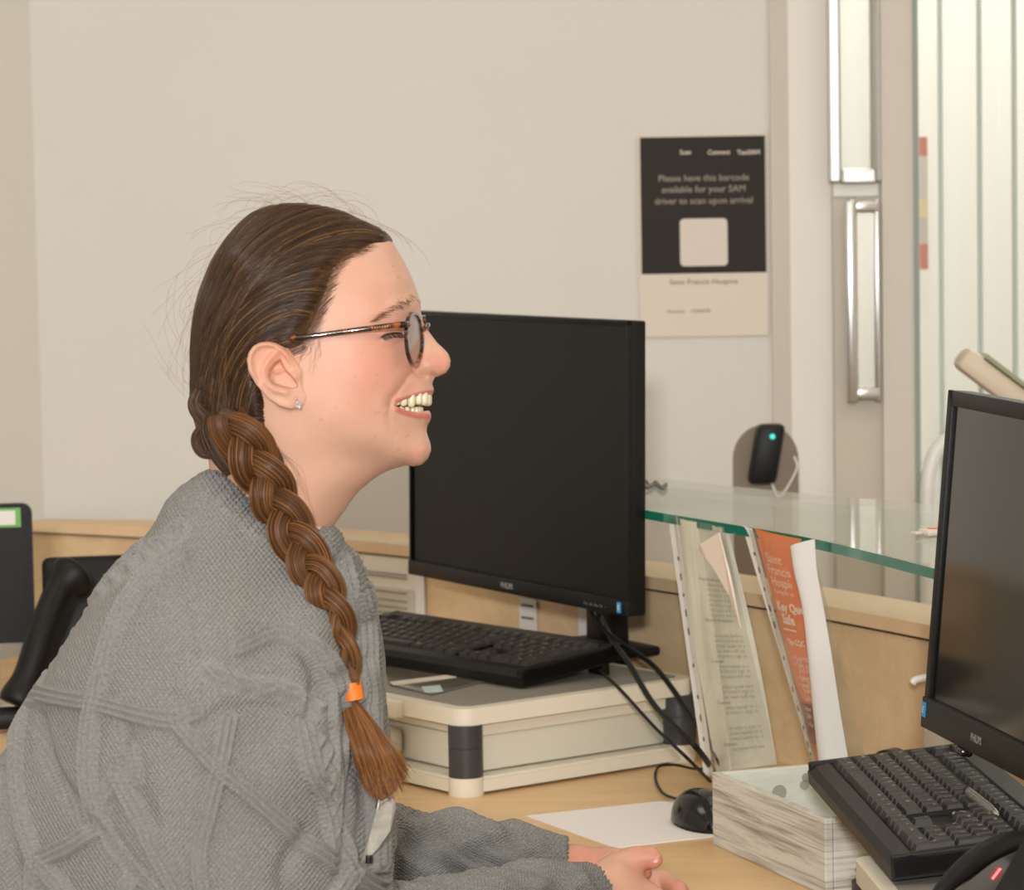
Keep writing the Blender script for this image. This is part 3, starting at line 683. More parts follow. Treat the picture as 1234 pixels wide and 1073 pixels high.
# ---------------------------------------------------------------- hanging plastic sleeves
def sheet_fn(tl, tr, bl, br, bulge=.01, curl=None):
    tl, tr, bl, br = map(np.asarray, (tl, tr, bl, br)); nrm = np.cross(tr-tl, bl-tl); nrm /= np.linalg.norm(nrm)
    if nrm[0] > 0: nrm = -nrm                      # towards the seated side (camera left)
    def fn(u, v, off=0.0):
        p = tl*(1-u)*(1-v)+tr*u*(1-v)+bl*(1-u)*v+br*u*v
        return p+nrm*(off+bulge*math.sin(math.pi*min(max(u, 0), 1))*(.4+.6*v)+(curl(u, v) if curl else 0))
    return fn
def patch(name, fn, u0, u1, v0, v1, off, m, parent, o0, nu=10, nv=18, tfun=None, thick=.0006):
    v, f = [], []
    for j in range(nv+1):
        for i in range(nu+1):
            s, t = i/nu, j/nv; a_, b_ = (u0(t) if callable(u0) else u0), (u1(t) if callable(u1) else u1)
            o2 = tfun(s, t) if tfun else 0
            v.append(fn(a_+(b_-a_)*s, v0+(v1-v0)*t, off+o2))
    K = len(v); 
    for j in range(nv+1):
        for i in range(nu+1):
            s, t = i/nu, j/nv; a_, b_ = (u0(t) if callable(u0) else u0), (u1(t) if callable(u1) else u1)
            o2 = tfun(s, t) if tfun else 0
            v.append(fn(a_+(b_-a_)*s, v0+(v1-v0)*t, off+o2-thick))
    f = [(j*(nu+1)+i, j*(nu+1)+i+1, (j+1)*(nu+1)+i+1, (j+1)*(nu+1)+i) for j in range(nv) for i in range(nu)]
    f += [tuple(x_+K for x_ in q_[::-1]) for q_ in f]
    e = list(range(nu+1))+[j*(nu+1)+nu for j in range(1, nv+1)]+[nv*(nu+1)+i for i in range(nu-1, -1, -1)]+[j*(nu+1) for j in range(nv-1, 0, -1)]
    f += [(e[i], e[(i+1) % len(e)], e[(i+1) % len(e)]+K, e[i]+K) for i in range(len(e))]
    return raw(name, v, f, m, parent, smooth=60, off=o0)
def sheet_text(name, s, size, m, fn, u, v, W_, H_, parent, o0, off=.0014, umax=1.0, bold=0.0):
    me = text_mesh(s, size, bold=bold); vv = np.array([q.co[:] for q in me.vertices]); ff = [tuple(p.vertices) for p in me.polygons]; bpy.data.meshes.remove(me)
    ff = [q for q in ff if all(u+vv[i][0]/W_ < umax for i in q)]
    used = sorted({i for q in ff for i in q}); rm = {k_: i for i, k_ in enumerate(used)}
    if not used: return
    return raw(name, [fn(u+vv[i][0]/W_, v-vv[i][1]/H_, off) for i in used], [tuple(rm[i] for i in q) for q in ff], m, parent, off=o0)
def holes(fn, u, vs, parent, o0):
    for v_, r_ in vs:
        pts = [fn(u+.007*math.cos(a), v_+r_*math.sin(a), .0045) for a in np.linspace(0, 2*math.pi, 12, endpoint=False)]
        pts2 = [fn(u+.007*math.cos(a), v_+r_*math.sin(a), .0032) for a in np.linspace(0, 2*math.pi, 12, endpoint=False)]
        raw('punch_hole', pts+pts2, [tuple(range(12)), tuple(range(23, 11, -1))]+[(i, (i+1) % 12, 12+(i+1) % 12, 12+i) for i in range(12)], M['hole'], parent, off=o0)
Zt = 1.046
def onedge(px, py=0, dn=.004):
    q = np.array([G(px, yy, Zt) for yy in np.interp([px], [757, 810, 880, 985, 1122], [613, 622, 634, 652, 686])])[0]; q = q+np.array((-.86, -.5, 0))*dn; q[2] = Zt; return q
def below(px, py, d_): return P(px, py, d_)
# grey one
tl, tr = onedge(812), onedge(882); tl[2] = Zt+.004
bl = below(853, 936, 3.72); br = below(940, 924, 3.60)
fn1 = sheet_fn(tl, tr, bl, br, .012); s1 = empty('document_sleeve', tuple((bl+br)/2), 0, 'clear punched sleeve holding a grey printed page with a folded corner', 'sleeve'); o1 = s1.location
patch('punched_strip', fn1, -.02, .17, 0, 1, .003, M['sleeve_strip'], s1, o1)
holes(fn1, .09, [(.17, .008), (.24, .014), (.31, .008), (.38, .014), (.45, .014), (.58, .008), (.7, .008), (.78, .014), (.86, .008), (.93, .008)], s1, o1)
patch('printed_page', fn1, .18, .98, .01, .99, .0, M['paper_grey'], s1, o1, tfun=lambda s, t: .003*math.sin(9*s+4*t))
patch('page_margin', fn1, .18, .5, .01, .99, .0008, M['paper_cream'], s1, o1, tfun=lambda s, t: .003*math.sin(9*s*.4+4*t))
for k in range(34):
    vv_ = .24+k*.0205; 
    if k in (9, 10, 20, 27, 28): continue
    hd = k % 8 == 0; u_ = .46 if hd else .56
    s_ = random.choice(['Record of visitors', 'Contact']) if hd else random.choice(['the team will make sure that', 'all visitors sign in at desk', 'please speak to a member of', 'reception before going to the', 'ward and wait to be called by'])
    sheet_text('printed_line', s_, .0065, M['print'] if hd else M['print_dim'], fn1, u_, vv_, .12, .31, s1, o1, .0046, .93)
fl = [fn1(u_, v_, o_) for u_, v_, o_ in ((.52, .13, .012), (1.0, .0, .003), (1.0, .3, .003), (.99, .62, .002), (.80, .36, .010), (.65, .22, .013))]
fl = [P(852, 658, 3.70), P(880, 641, 3.645), P(893, 690, 3.63), P(906, 756, 3.61), P(893, 718, 3.64), P(872, 682, 3.67)]
fl = [q_+np.array((-.86, -.5, 0))*.016 for q_ in fl]
v = fl+[q_+np.array((.86, .5, 0))*.0012 for q_ in fl]
raw('folded_corner', v, [tuple(range(6)), tuple(range(11, 5, -1))]+[(i, (i+1) % 6, 6+(i+1) % 6, 6+i) for i in range(6)], mat('pinkish_paper', (232, 216, 200), .6), s1, off=o1)
patch('clear_cover', fn1, .16, 1.02, 0, 1, .007, M['sleeve'], s1, o1, tfun=lambda s, t: .002*math.sin(14*s+3*t))
# orange one
tl, tr = onedge(903), onedge(987); tl[2] = Zt+.004
bl = below(984, 922, 3.56); br = below(1032, 922, 3.47)
fn2 = sheet_fn(tl, tr, bl, br, .014); s2 = empty('document_sleeve', tuple((bl+br)/2), 0, 'clear punched sleeve with an orange leaflet half covered by a white page', 'sleeve'); o2 = s2.location
patch('punched_strip', fn2, -.03, .14, 0, 1, .003, M['sleeve_strip'], s2, o2)
holes(fn2, .07, [(.11, .008), (.18, .014), (.26, .008), (.34, .014), (.41, .014), (.55, .008), (.68, .012), (.76, .012), (.84, .008), (.91, .012), (.95, .006)], s2, o2)
W2 = .135
patch('orange_leaflet', fn2, .14, lambda t: .98-.18*min(t*3, 1)-.25*max(0, t-.3), .0, .985, .0, M['orange'], s2, o2)
patch('maroon_band', fn2, .14, lambda t: .5, .73, .90, .0008, M['maroon'], s2, o2, nv=4)
def tx(s, v, size, u=.22, umax=.62, bold=0.0, m='whiteprint'): sheet_text('lettering', s, size, M[m], fn2, u, v, W2, .31, s2, o2, .0022, umax, bold)
tx('Saint', .13, .018, .26); tx('Francis', .18, .018, .24); tx('Hospice', .23, .018, .26); tx('Caring for you', .262, .0085, .27)
tx('Key Questions', .335, .017, .25, .72, .0007); tx('Safe', .39, .019, .30, .7, .0007)
tx('The CQC We', .478, .0105, .30, .66, .0003)
for k, (s, c_) in enumerate((('\u2022 Learning culture', .545), ('\u2022 Safe systems', .575), ('   and transitions', .597), ('\u2022 Safeguarding', .63), ('\u2022 Involving people', .66), ('   manage risk', .682), ('\u2022 Safe environments', .715))): tx(s, c_, .0115, .34, .80)
for s, c_ in (('How we', .76), ('Safe', .79), ('\u2022 for', .83)): tx(s, c_, .010, .34, .5)
ul = [fn2(u_, v_, .0016) for u_, v_ in ((.25, .415), (.5, .415), (.5, .42), (.25, .42))]
raw('underline', ul+[q_+np.array((.001, 0, 0)) for q_ in ul], [(0, 1, 2, 3), (7, 6, 5, 4), (0, 4, 5, 1), (1, 5, 6, 2), (2, 6, 7, 3), (3, 7, 4, 0)], M['whiteprint'], s2, off=o2)
# white page curled over
wa = smooth_path([P(953, 661, 3.44), P(958, 690, 3.44), P(968, 730, 3.44), P(974, 790, 3.44), P(980, 860, 3.45), P(986, 918, 3.46)], 24)
wb = smooth_path([P(981, 650, 3.42), P(984, 690, 3.42), P(993, 740, 3.42), P(1003, 800, 3.42), P(1012, 860, 3.43), P(1022, 918, 3.44)], 24)
v = []; 
for k in range(24):
    for i in range(7):
        t = i/6; v.append(wa[k]*(1-t)+wb[k]*t+np.array((-.86, -.5, 0))*(.012*math.sin(math.pi*t)))
v2 = [p+np.array((.0008, .0005, 0)) for p in v]; K = len(v)
f = [(j*7+i, j*7+i+1, (j+1)*7+i+1, (j+1)*7+i) for j in range(23) for i in range(6)]; f += [tuple(x_+K for x_ in q_[::-1]) for q_ in f]
raw('white_page', v+v2, f, mat('white_page_paper', (212, 207, 202), .7), s2, smooth=True, off=o2)
patch('clear_cover', fn2, .13, lambda t: 1.02+.3*t, 0, .99, .006, M['sleeve'], s2, o2, tfun=lambda s, t: .003*math.sin(7*s+3*t))

# chain on glass, small packet
pc_ = smooth_path([G(px, py, 1.0525) for px, py in ((762, 581), (770, 586), (778, 580), (784, 587), (790, 581), (797, 587), (803, 584), (799, 589), (788, 584), (779, 588), (768, 583), (758, 586))], 60)
b = B()
for q_ in pc_: b.lathe(((.0004, -.0022), (.0018, -.0012), (.0022, 0), (.0018, .0012), (.0004, .0022)), tuple(q_-pc_[0]), 6)
o = b.build('bead_chain', M['beads'], None, smooth=True); o.location = tuple(pc_[0]); tag(o, 'small heap of grey bead chain on the glass shelf', 'chain')
pk = G(1117, 646, 1.0495); pk_ = empty('sweet_packet', tuple(pk), .3, 'small clear packet with an orange stripe on the glass shelf', 'packet')
b = B(); b.box((.02, 0, .004), (.05, .03, .007), bev=.003); b.build('wrapper', M['poster_logo'], pk_, smooth=40)
b = B(); b.box((.022, 0, .0082), (.04, .008, .001)); b.build('orange_stripe', M['orange_small'], pk_)
b = B(); b.prism([(-.016, -.008), (-.004, -.001), (-.004, .001), (-.016, .008)], .003, .005); b.build('twisted_end', M['poster_logo'], pk_)

# sheet of notices on the panel behind the monitor; small label
def panel_poly(px0, px1, py, z, off=.004):
    out = []
    for px in np.linspace(px0, px1, 9):
        r = ray(px, py); best = None
        for t in np.linspace(3.2, 5.2, 900):
            q = (CAM+r*t)[:2]
            k = int(np.argmin(np.hypot(pan[:, 0]-q[0], pan[:, 1]-q[1]))); d_ = np.hypot(*(pan[k]-q))
            if best is None or d_ < best[0]: best = (d_, k)
        out.append(best[1])
    return out
def on_panel(px, off=.005):
    best = None; r = ray(px, 760)[:2]; r = r/np.linalg.norm(r); nn_ = np.array((-r[1], r[0])); s_ = pan@nn_
    for i in range(len(pan)-1):
        if s_[i]*s_[i+1] <= 0:
            t = s_[i]/(s_[i]-s_[i+1]); q = pan[i]*(1-t)+pan[i+1]*t; tt = pan[i+1]-pan[i]; tt = tt/np.linalg.norm(tt); n_ = np.array((tt[1], -tt[0]))
            if n_ @ q > 0: n_ = -n_
            return q+n_*off
def panel_sheet(name, px0, px1, z0, z1, m, parent, o0, off=.004, n_=8):
    q = [on_panel(p, off) for p in np.linspace(px0, px1, n_)]; q2 = [on_panel(p, off-.0012) for p in np.linspace(px0, px1, n_)]
    v = [(*p, z0) for p in q]+[(*p, z1) for p in q]+[(*p, z0) for p in q2]+[(*p, z1) for p in q2]
    f = []
    for i in range(n_-1):
        f += [(i, i+1, n_+i+1, n_+i), (2*n_+i, 3*n_+i, 3*n_+i+1, 2*n_+i+1), (i, 2*n_+i, 2*n_+i+1, i+1), (n_+i, n_+i+1, 3*n_+i+1, 3*n_+i)]
    f += [(0, n_, 3*n_, 2*n_), (n_-1, 3*n_-1, 4*n_-1, 2*n_-1)]
    return raw(name, v, f, m, parent, off=o0)
zz = lambda px, py: (lambda q: CAM[2]+ray(px, py)[2]*(np.hypot(*(q-CAM[:2]))/np.hypot(*ray(px, py)[:2])))(on_panel(px))
nt = empty('notice_sheet', (*on_panel(470), zz(470, 760)), 0, 'clear sleeve of grey printed notices fixed to the desk panel behind the woman', 'notice'); o0 = nt.location
panel_sheet('backing', 395, 515, zz(470, 775), zz(470, 651), M['paper_cream'], nt, o0, .004)
panel_sheet('grey_print', 397, 503, zz(470, 775), zz(470, 708), M['paper_grey'], nt, o0, .0055)
panel_sheet('clear_edge', 505, 515, zz(470, 775), zz(470, 651), M['sleeve_strip'], nt, o0, .0055, 3)
for py in (690, 694, 712, 722, 730, 737, 744):
    panel_sheet('printed_line', 425, 495, zz(470, py+1.4), zz(470, py), M['print_dim'], nt, o0, .007, 4)
lb = empty('paper_label', (*on_panel(640), zz(640, 745)), 0, 'narrow white paper label on the desk panel beside the monitor stand', 'label'); o0 = lb.location
panel_sheet('card', 629, 649, zz(640, 790), zz(640, 722), M['paper'], lb, o0, .004, 4)
for py in (729, 744): panel_sheet('printed_line', 632, 646, zz(640, py+2.5), zz(640, py), M['print'], lb, o0, .0055, 3)
lb = empty('paper_label', (*on_panel(725), zz(725, 745)), 0, 'white paper label on the desk panel right of the monitor stand', 'label'); o0 = lb.location
panel_sheet('card', 700, 728, zz(725, 800), zz(725, 735), M['paper'], lb, o0, .004, 4)

# left side: tablet screen, desk phone
tp = P(-10, 690, 4.25)
tb = empty('display_terminal', (tp[0], tp[1], .73), math.radians(8), 'upright black display with a green-edged sticker at the left edge', 'display')
ztp = P(0, 607, 4.25)[2]-.73; zbp = P(0, 776, 4.25)[2]-.73; xr = (P(40, 690, 4.25)-P(-10, 690, 4.25))[0]
wt = .17; hh = ztp-zbp
b = B(); b.prism(rrect(wt, hh, .014, 5, (xr-wt/2, 0)), -.008, .008)
for v_ in b.b.verts: v_.co = Vector((v_.co.x, -v_.co.z, v_.co.y+(ztp+zbp)/2))
b.build('housing', M['black'], tb, smooth=40)
b = B(); b.prism(rrect(wt-.018, hh-.018, .008, 5, (xr-wt/2, 0)), -.001, .001)
for v_ in b.b.verts: v_.co = Vector((v_.co.x, -v_.co.z-.0095, v_.co.y+(ztp+zbp)/2))
b.build('screen', M['screen'], tb)
b = B(); b.box((xr-.05, -.0112, ztp-.018), (.07, .001, .026)); b.build('green_border', mat('sticker_green', (110, 180, 80), .5), tb)
b = B(); b.box((xr-.053, -.0122, ztp-.018), (.062, .001, .019)); b.build('sticker', M['paper'], tb)
b = B(); b.box((xr-wt/2-.02, .03, zbp/2+.0), (.11, .06, zbp+.06), bev=.006); b.box((xr-wt/2-.01, .0, .012), (.16, .14, .024), bev=.008); b.build('white_stand', M['cream'], tb, smooth=40)

ph = P(100, 720, 4.12); pt = empty('desk_telephone', (ph[0], ph[1], .73), math.radians(10), 'matt black desk telephone with an upright handset behind the woman at left', 'telephone')
zt1 = P(100, 668, 4.2)[2]-.73
b = B(); b.box((.03, .06, zt1/2+.02), (.16, .03, zt1-.04), bev=.010, seg=3, rot=Matrix.Rotation(-.28, 3, 'X')); b.build('body', M['black'], pt, smooth=40)
b = B(); b.box((.03, .08, .012), (.15, .13, .024), bev=.006); b.build('foot', M['black'], pt, smooth=40)
hs = [local_to(pt, P(px, py, d_)) for px, py, d_ in ((90, 692, 4.06), (72, 712, 4.04), (52, 760, 4.01), (36, 810, 3.99), (20, 850, 3.98))]
hs = smooth_path([tuple(q_) for q_ in hs], 24); tt = np.linspace(0, 1, 24); rr = .019+.012*np.exp(-((tt-.06)/.12)**2)+.006*np.exp(-((tt-.95)/.1)**2)
v, f = tube_geo(hs, rr, 16); raw('handset', v, f, M['black'], pt, smooth=True)
b = B(); q_ = local_to(pt, P(6, 866, 3.97)); b.box(tuple(q_), (.05, .04, .026), bev=.009, seg=3); b.build('handset_end', M['black'], pt, smooth=40)
b = B(); b.box((.065, .027, zt1-.065), (.02, .002, .004)); b.build('red_mark', M['red'], pt)

# kiosk head and white hoop beyond the glass at right
kq = P(1205, 465, 4.4); kk = empty('lobby_kiosk', (kq[0], kq[1], 0), 0, 'pale tilted screen on a white stand behind the right-hand monitor', 'kiosk')
Rk = Matrix.Rotation(math.radians(38), 3, 'Y')
b = B(); b.box((.0, 0, kq[2]), (.13, .05, .03), bev=.008, rot=None)
b.b.free(); b = B(); r_ = B(); b.box((0, 0, 0), (.14, .06, .034), bev=.010, rot=Rk)
for v_ in b.b.verts: v_.co.z += kq[2]-.0
b.build('head', M['beige'], kk, smooth=40)
b = B(); b.box((.012, -.008, .016), (.09, .05, .006), rot=Rk)
for v_ in b.b.verts: v_.co.z += kq[2]
b.build('screen', mat('kiosk_screen', (150, 150, 120), .3), kk)
b = B(); b.box((.03, .01, kq[2]/2-.02), (.03, .03, kq[2]-.05)); b.box((.03, .01, .01), (.25, .2, .02)); b.build('stand', M['white_frame'], kk)
hp_ = smooth_path([P(1118, 690, 4.7), P(1117, 620, 4.7), P(1119, 575, 4.7), P(1128, 545, 4.7), P(1142, 532, 4.7), P(1165, 530, 4.7), P(1200, 533, 4.7)], 30)
fx = hp_[0].copy(); fx[2] = 0; hp_ = np.vstack([fx, hp_, [hp_[-1][0]+.05, hp_[-1][1], hp_[-1][2]-.03], [hp_[-1][0]+.06, hp_[-1][1], 0]])
b = B(); b.tube(hp_-fx, .0115, 12); o = b.build('hoop_rail', M['white_frame'], None, smooth=50); o.location = tuple(fx); tag(o, 'white bent tube rail seen beyond the glass shelf at right', 'rail')
# ================================================================ THE WOMAN
def surface_nets(f, xs, ys, zs):
    """dual surface of f=0 on a (possibly uneven) grid; returns verts, quads"""
    s = f < 0; nx, ny, nz = f.shape
    acc = np.zeros((nx-1, ny-1, nz-1), np.int8)
    for i in (0, 1):
        for j in (0, 1):
            for k in (0, 1): acc += s[i:nx-1+i, j:ny-1+j, k:nz-1+k]
    cells = np.argwhere((acc > 0) & (acc < 8)); idx = -np.ones(acc.shape, np.int64); idx[tuple(cells.T)] = np.arange(len(cells))
    ax = (xs, ys, zs); psum = np.zeros((len(cells), 3)); cnt = np.zeros(len(cells))
    cs = list(__import__('itertools').product((0, 1), repeat=3))
    val = {c: f[cells[:, 0]+c[0], cells[:, 1]+c[1], cells[:, 2]+c[2]].astype(float) for c in cs}
    for a in range(3):
        for c in cs:
            if c[a]: continue
            d = list(c); d[a] = 1; d = tuple(d); va, vb = val[c], val[d]; m = (va < 0) != (vb < 0)
            t = np.where(m, va/np.where(m, va-vb, 1), 0)
            p = np.stack([ax[q][cells[:, q]+c[q]] for q in range(3)], 1).astype(float)
            p[:, a] += t*(ax[a][cells[:, a]+1]-ax[a][cells[:, a]])
            psum[m] += p[m]; cnt[m] += 1
    verts = psum/cnt[:, None]; quads = []
    for a in range(3):
        b_, c_ = (a+1) % 3, (a+2) % 3
        s0 = np.moveaxis(s, (a, b_, c_), (0, 1, 2)); id0 = np.moveaxis(idx, (a, b_, c_), (0, 1, 2))
        cr_ = s0[:-1] != s0[1:]; cr_ = cr_[:, 1:-1, 1:-1]; e = np.argwhere(cr_); i, j, k = e[:, 0], e[:, 1]+1, e[:, 2]+1
        q = np.stack([id0[i, j-1, k-1], id0[i, j, k-1], id0[i, j, k], id0[i, j-1, k]], 1)
        flip = ~s0[i, j, k]; q[flip] = q[flip][:, ::-1]; quads.append(q)
    q = np.vstack(quads); q = q[(q >= 0).all(1)]
    return verts, q
def np_mesh(name, v, q):
    me = bpy.data.meshes.new(name); q = np.asarray(q, np.int32); v = np.asarray(v, np.float32)
    me.vertices.add(len(v)); me.vertices.foreach_set('co', v.ravel()); k = q.shape[1]
    me.loops.add(q.size); me.loops.foreach_set('vertex_index', q.ravel()); me.polygons.add(len(q))
    me.polygons.foreach_set('loop_start', np.arange(0, q.size, k, dtype=np.int32)); me.polygons.foreach_set('loop_total', np.full(len(q), k, np.int32))
    me.polygons.foreach_set('use_smooth', np.ones(len(q), bool)); me.update(calc_edges=True); return me
def vattr(me, name, arr):
    a = me.attributes.new(name, 'FLOAT_COLOR', 'POINT'); c = np.ones((len(arr), 4), np.float32); c[:, :arr.shape[1]] = arr; a.data.foreach_set('color', c.ravel())
def tps(pts, vals):
    p = np.asarray(pts, float)/100; n = len(p)
    def U(r2): return np.where(r2 > 1e-12, .5*r2*np.log(np.maximum(r2, 1e-12)), 0)
    K = U(((p[:, None]-p[None])**2).sum(-1)); Pm = np.hstack([np.ones((n, 1)), p]); A = np.zeros((n+3, n+3))
    A[:n, :n] = K+np.eye(n)*1e-4; A[:n, n:] = Pm; A[n:, :n] = Pm.T; sol = np.linalg.solve(A, np.r_[np.asarray(vals, float), 0, 0, 0])
    def ev(x, z):
        x = x/100; z = z/100; out = sol[n]+sol[n+1]*x+sol[n+2]*z
        for i in range(n): out = out+sol[i]*U((x-p[i, 0])**2+(z-p[i, 1])**2)
        return out
    return ev
def seg_dist(x, z, poly, closed=False):
    p = np.asarray(poly, float); d = np.full(np.shape(x), 1e9); par = np.zeros(np.shape(x)); L = 0; side = np.zeros(np.shape(x))
    pr = list(zip(p, p[1:])) + ([(p[-1], p[0])] if closed else [])
    for a, b_ in pr:
        e = b_-a; l2 = e@e; t = np.clip(((x-a[0])*e[0]+(z-a[1])*e[1])/l2, 0, 1)
        dx_, dz = x-a[0]-t*e[0], z-a[1]-t*e[1]; q = np.sqrt(dx_*dx_+dz*dz); m = q < d
        d = np.where(m, q, d); par = np.where(m, L+t*math.sqrt(l2), par); side = np.where(m, np.sign(e[0]*dz-e[1]*dx_), side); L += math.sqrt(l2)
    return d, par, side
def inside(x, z, poly):
    p = np.asarray(poly, float); c = np.zeros(np.shape(x), bool); j = len(p)-1
    for i in range(len(p)):
        a, b_ = p[i], p[j]
        if a[1] != b_[1]:
            c ^= ((a[1] > z) != (b_[1] > z)) & (x < (b_[0]-a[0])*(z-a[1])/(b_[1]-a[1])+a[0])
        j = i
    return c
def sdist(x, z, poly):                                            # positive inside
    d = seg_dist(x, z, poly, True)[0]; return np.where(inside(x, z, poly), d, -d)
def vnoise(shape_pts, scale, seed=0):
    """smooth value noise from sines, cheap"""
    r = np.random.default_rng(seed); out = 0
    for _ in range(6):
        k = r.normal(size=shape_pts.shape[1]); k /= np.linalg.norm(k); out = out+np.sin((shape_pts@k)*scale*r.uniform(.6, 1.6)+r.uniform(0, 6.28))
    return out/6

HS = 1434.0; D0 = 2.65; YAW = math.radians(5)
def HW(p, yaw=True):
    """head units (pixels at 2.65 m; x right, y away, z down) -> world"""
    p = np.asarray(p, float); x, y, z = p[..., 0], p[..., 1], p[..., 2]
    if yaw:
        dx_ = x-370; k = np.clip((640-z)/60, 0, 1); ca, sa = np.cos(YAW*k), np.sin(YAW*k); x, y = 370+dx_*ca+y*sa, -dx_*sa+y*ca
    return CAM+_F*(D0+y/HS)[..., None]+_R*((x-617)/HS)[..., None]+_U*((536.5-z)/HS)[..., None]

face = [(473, 292), (484, 310), (495, 331), (502.7, 351), (506, 362), (507.5, 374), (509.5, 386), (513, 393), (519, 402), (528, 413.8), (536, 421), (541.5, 427.5), (544, 435), (543, 443), (538.5, 449.8), (531, 453.2), (525.5, 455.5), (523, 459), (521.8, 464), (524, 470.5), (522, 475.5), (517.5, 484), (516.8, 493), (520.4, 500), (519.4, 506.5), (515.8, 513), (514.8, 520), (516.8, 527), (519.5, 535), (520, 543), (516.8, 552.5), (509, 560), (499, 562), (489, 561), (468.4, 567), (447.5, 579.5), (429.6, 595), (414.7, 616), (400, 637), (390, 655), (375, 700), (368, 745)]
skull = [(225, 745), (238, 680), (246, 620), (252, 585), (250, 545), (241, 505), (237, 470), (238, 424), (240, 391), (245, 365), (254, 338), (268, 312), (286, 287), (308, 267), (335, 257), (365, 256), (400, 262), (430, 271), (455, 281)]
HP = face+skull
inner = [(340, 340, 99), (330, 400, 104), (400, 335, 92), (290, 400, 92), (262, 400, 62), (340, 285, 66), (400, 288, 58), (440, 310, 66), (300, 320, 82), (270, 340, 50), (285, 460, 78), (330, 455, 100), (370, 400, 101), (410, 375, 95), (370, 340, 98), (435, 350, 86), (460, 335, 69), (475, 365, 66), (486, 345, 50), (496, 352, 30), (462, 380, 82), (440, 390, 89),
         (492, 375, 54), (500, 370, 38), (483, 378, 65), (490, 398, 52), (480, 402, 63), (468, 402, 74), (500, 396, 30), (505, 388, 19), (455, 408, 86), (480, 412, 66), (492, 412, 46), (500, 410, 26),
         (513, 410, 12), (506, 413, 19), (524, 422, 11), (517, 428, 15), (535, 436, 12.5), (529, 444, 15), (537, 430, 9), (520, 441, 22), (510, 443, 25), (503, 441, 31), (513, 452, 17), (523, 450, 15), (498, 430, 38), (505, 426, 24),
         (492, 434, 50), (482, 432, 66), (465, 432, 82), (440, 430, 93), (415, 430, 97), (395, 440, 98), (492, 452, 52), (480, 455, 70), (462, 460, 84), (430, 465, 93), (398, 475, 96), (370, 455, 98), (370, 490, 95),
         (512, 465, 25), (502, 468, 37), (518, 471, 15), (508, 477, 30), (496, 479, 44), (488, 487, 52), (484, 490, 56), (505, 488, 33), (512, 487, 22), (512, 499, 22), (500, 501, 36), (490, 501, 48), (480, 497, 61),
         (503, 514, 28), (508, 530, 24), (510, 543, 24), (500, 552, 25), (492, 530, 42), (480, 515, 58), (478, 535, 52), (462, 505, 73), (450, 530, 70), (440, 505, 84), (410, 510, 89), (380, 510, 90), (372, 530, 86), (400, 540, 76), (430, 550, 58), (460, 552, 42), (482, 551, 36),
         (440, 570, 35), (415, 580, 52), (395, 590, 60), (375, 560, 76), (350, 600, 74), (385, 615, 56), (400, 612, 40), (330, 560, 80), (356, 640, 70), (330, 640, 74), (310, 600, 70), (345, 700, 80), (290, 640, 62), (300, 700, 74), (280, 560, 58), (300, 520, 80), (270, 500, 62)]
Qh = tps([p for p in HP]+[q[:2] for q in inner], [0]*len(HP)+[q[2]**2/1000 for q in inner])
def axis(parts):
    out = [parts[0][0]]
    for a, b_, h in parts: n = max(1, round((b_-a)/h)); out += list(a+(b_-a)*np.arange(1, n+1)/n)
    return np.array(out)
gx = axis([(216, 312, 2.6), (312, 386, 1.1), (386, 462, 2.2), (462, 550, 1.05)])
gz = axis([(248, 366, 2.6), (366, 566, 1.1), (566, 752, 2.6)])
yh = axis([(.6, 46, 2.0), (46, 86, 1.6), (86, 128, 1.15)]); gy = np.r_[-yh[::-1], yh]
X2, Z2 = np.meshgrid(gx, gz, indexing='ij')
Qg = Qh(X2, Z2)*1000; sdh = sdist(X2, Z2, HP)
Qg = np.where(sdh > 0, np.maximum(Qg, 14*sdh), 22*sdh)
def g2(px, pz, s, x=X2, z=Z2): return np.exp(-((x-px)**2+(z-pz)**2)/(2*s*s))
Wg = np.zeros_like(Qg)                                           # small relief added to the half width, in pixels
d, t, sd_ = seg_dist(X2, Z2, [(503, 449), (497, 455), (493, 464), (486, 474), (480, 482), (477.5, 490)]); Wg -= 2.9*np.exp(-(d/3.0)**2); Wg += 1.8*np.exp(-((d-8)/6)**2)*(sd_ > 0)
d, t, sd_ = seg_dist(X2, Z2, [(478.5, 492), (477.5, 502), (478, 515), (483, 526)]); Wg -= 1.3*np.exp(-(d/3.4)**2)
d, t, sd_ = seg_dist(X2, Z2, [(468, 411), (474, 406), (482, 403.5), (490, 403.5)]); Wg -= 2.4*np.exp(-(d/1.5)**2)
d, t, sd_ = seg_dist(X2, Z2, [(471, 400), (480, 395), (492, 394)]); Wg -= 1.5*np.exp(-(d/2.0)**2)
d, t, sd_ = seg_dist(X2, Z2, [(474, 412), (482, 411), (490, 409)]); Wg += 1.8*np.exp(-(d/3)**2)
d, t, sd_ = seg_dist(X2, Z2, [(476, 421), (484, 419), (491, 414)]); Wg -= 1.2*np.exp(-(d/2.2)**2)
d, t, sd_ = seg_dist(X2, Z2, [(503, 436), (500, 442), (502, 449), (509, 454), (516, 454)]); Wg -= 3.0*np.exp(-(d/1.7)**2)
Wg -= 5*g2(524, 453, 2.4)                                       # nostril
d, t, sd_ = seg_dist(X2, Z2, [(486, 483.5), (497, 478.5), (508, 475), (520, 472)]); Wg += 1.8*np.exp(-(d/2.6)**2)
d, t, sd_ = seg_dist(X2, Z2, [(487, 495), (496, 499), (507, 502), (516, 503)]); Wg += 2.4*np.exp(-(d/3.2)**2)
Qg = np.where(Qg > 0, np.sign(np.sqrt(np.maximum(Qg, 1))+Wg)*(np.sqrt(np.maximum(Qg, 1))+Wg)**2, Qg)
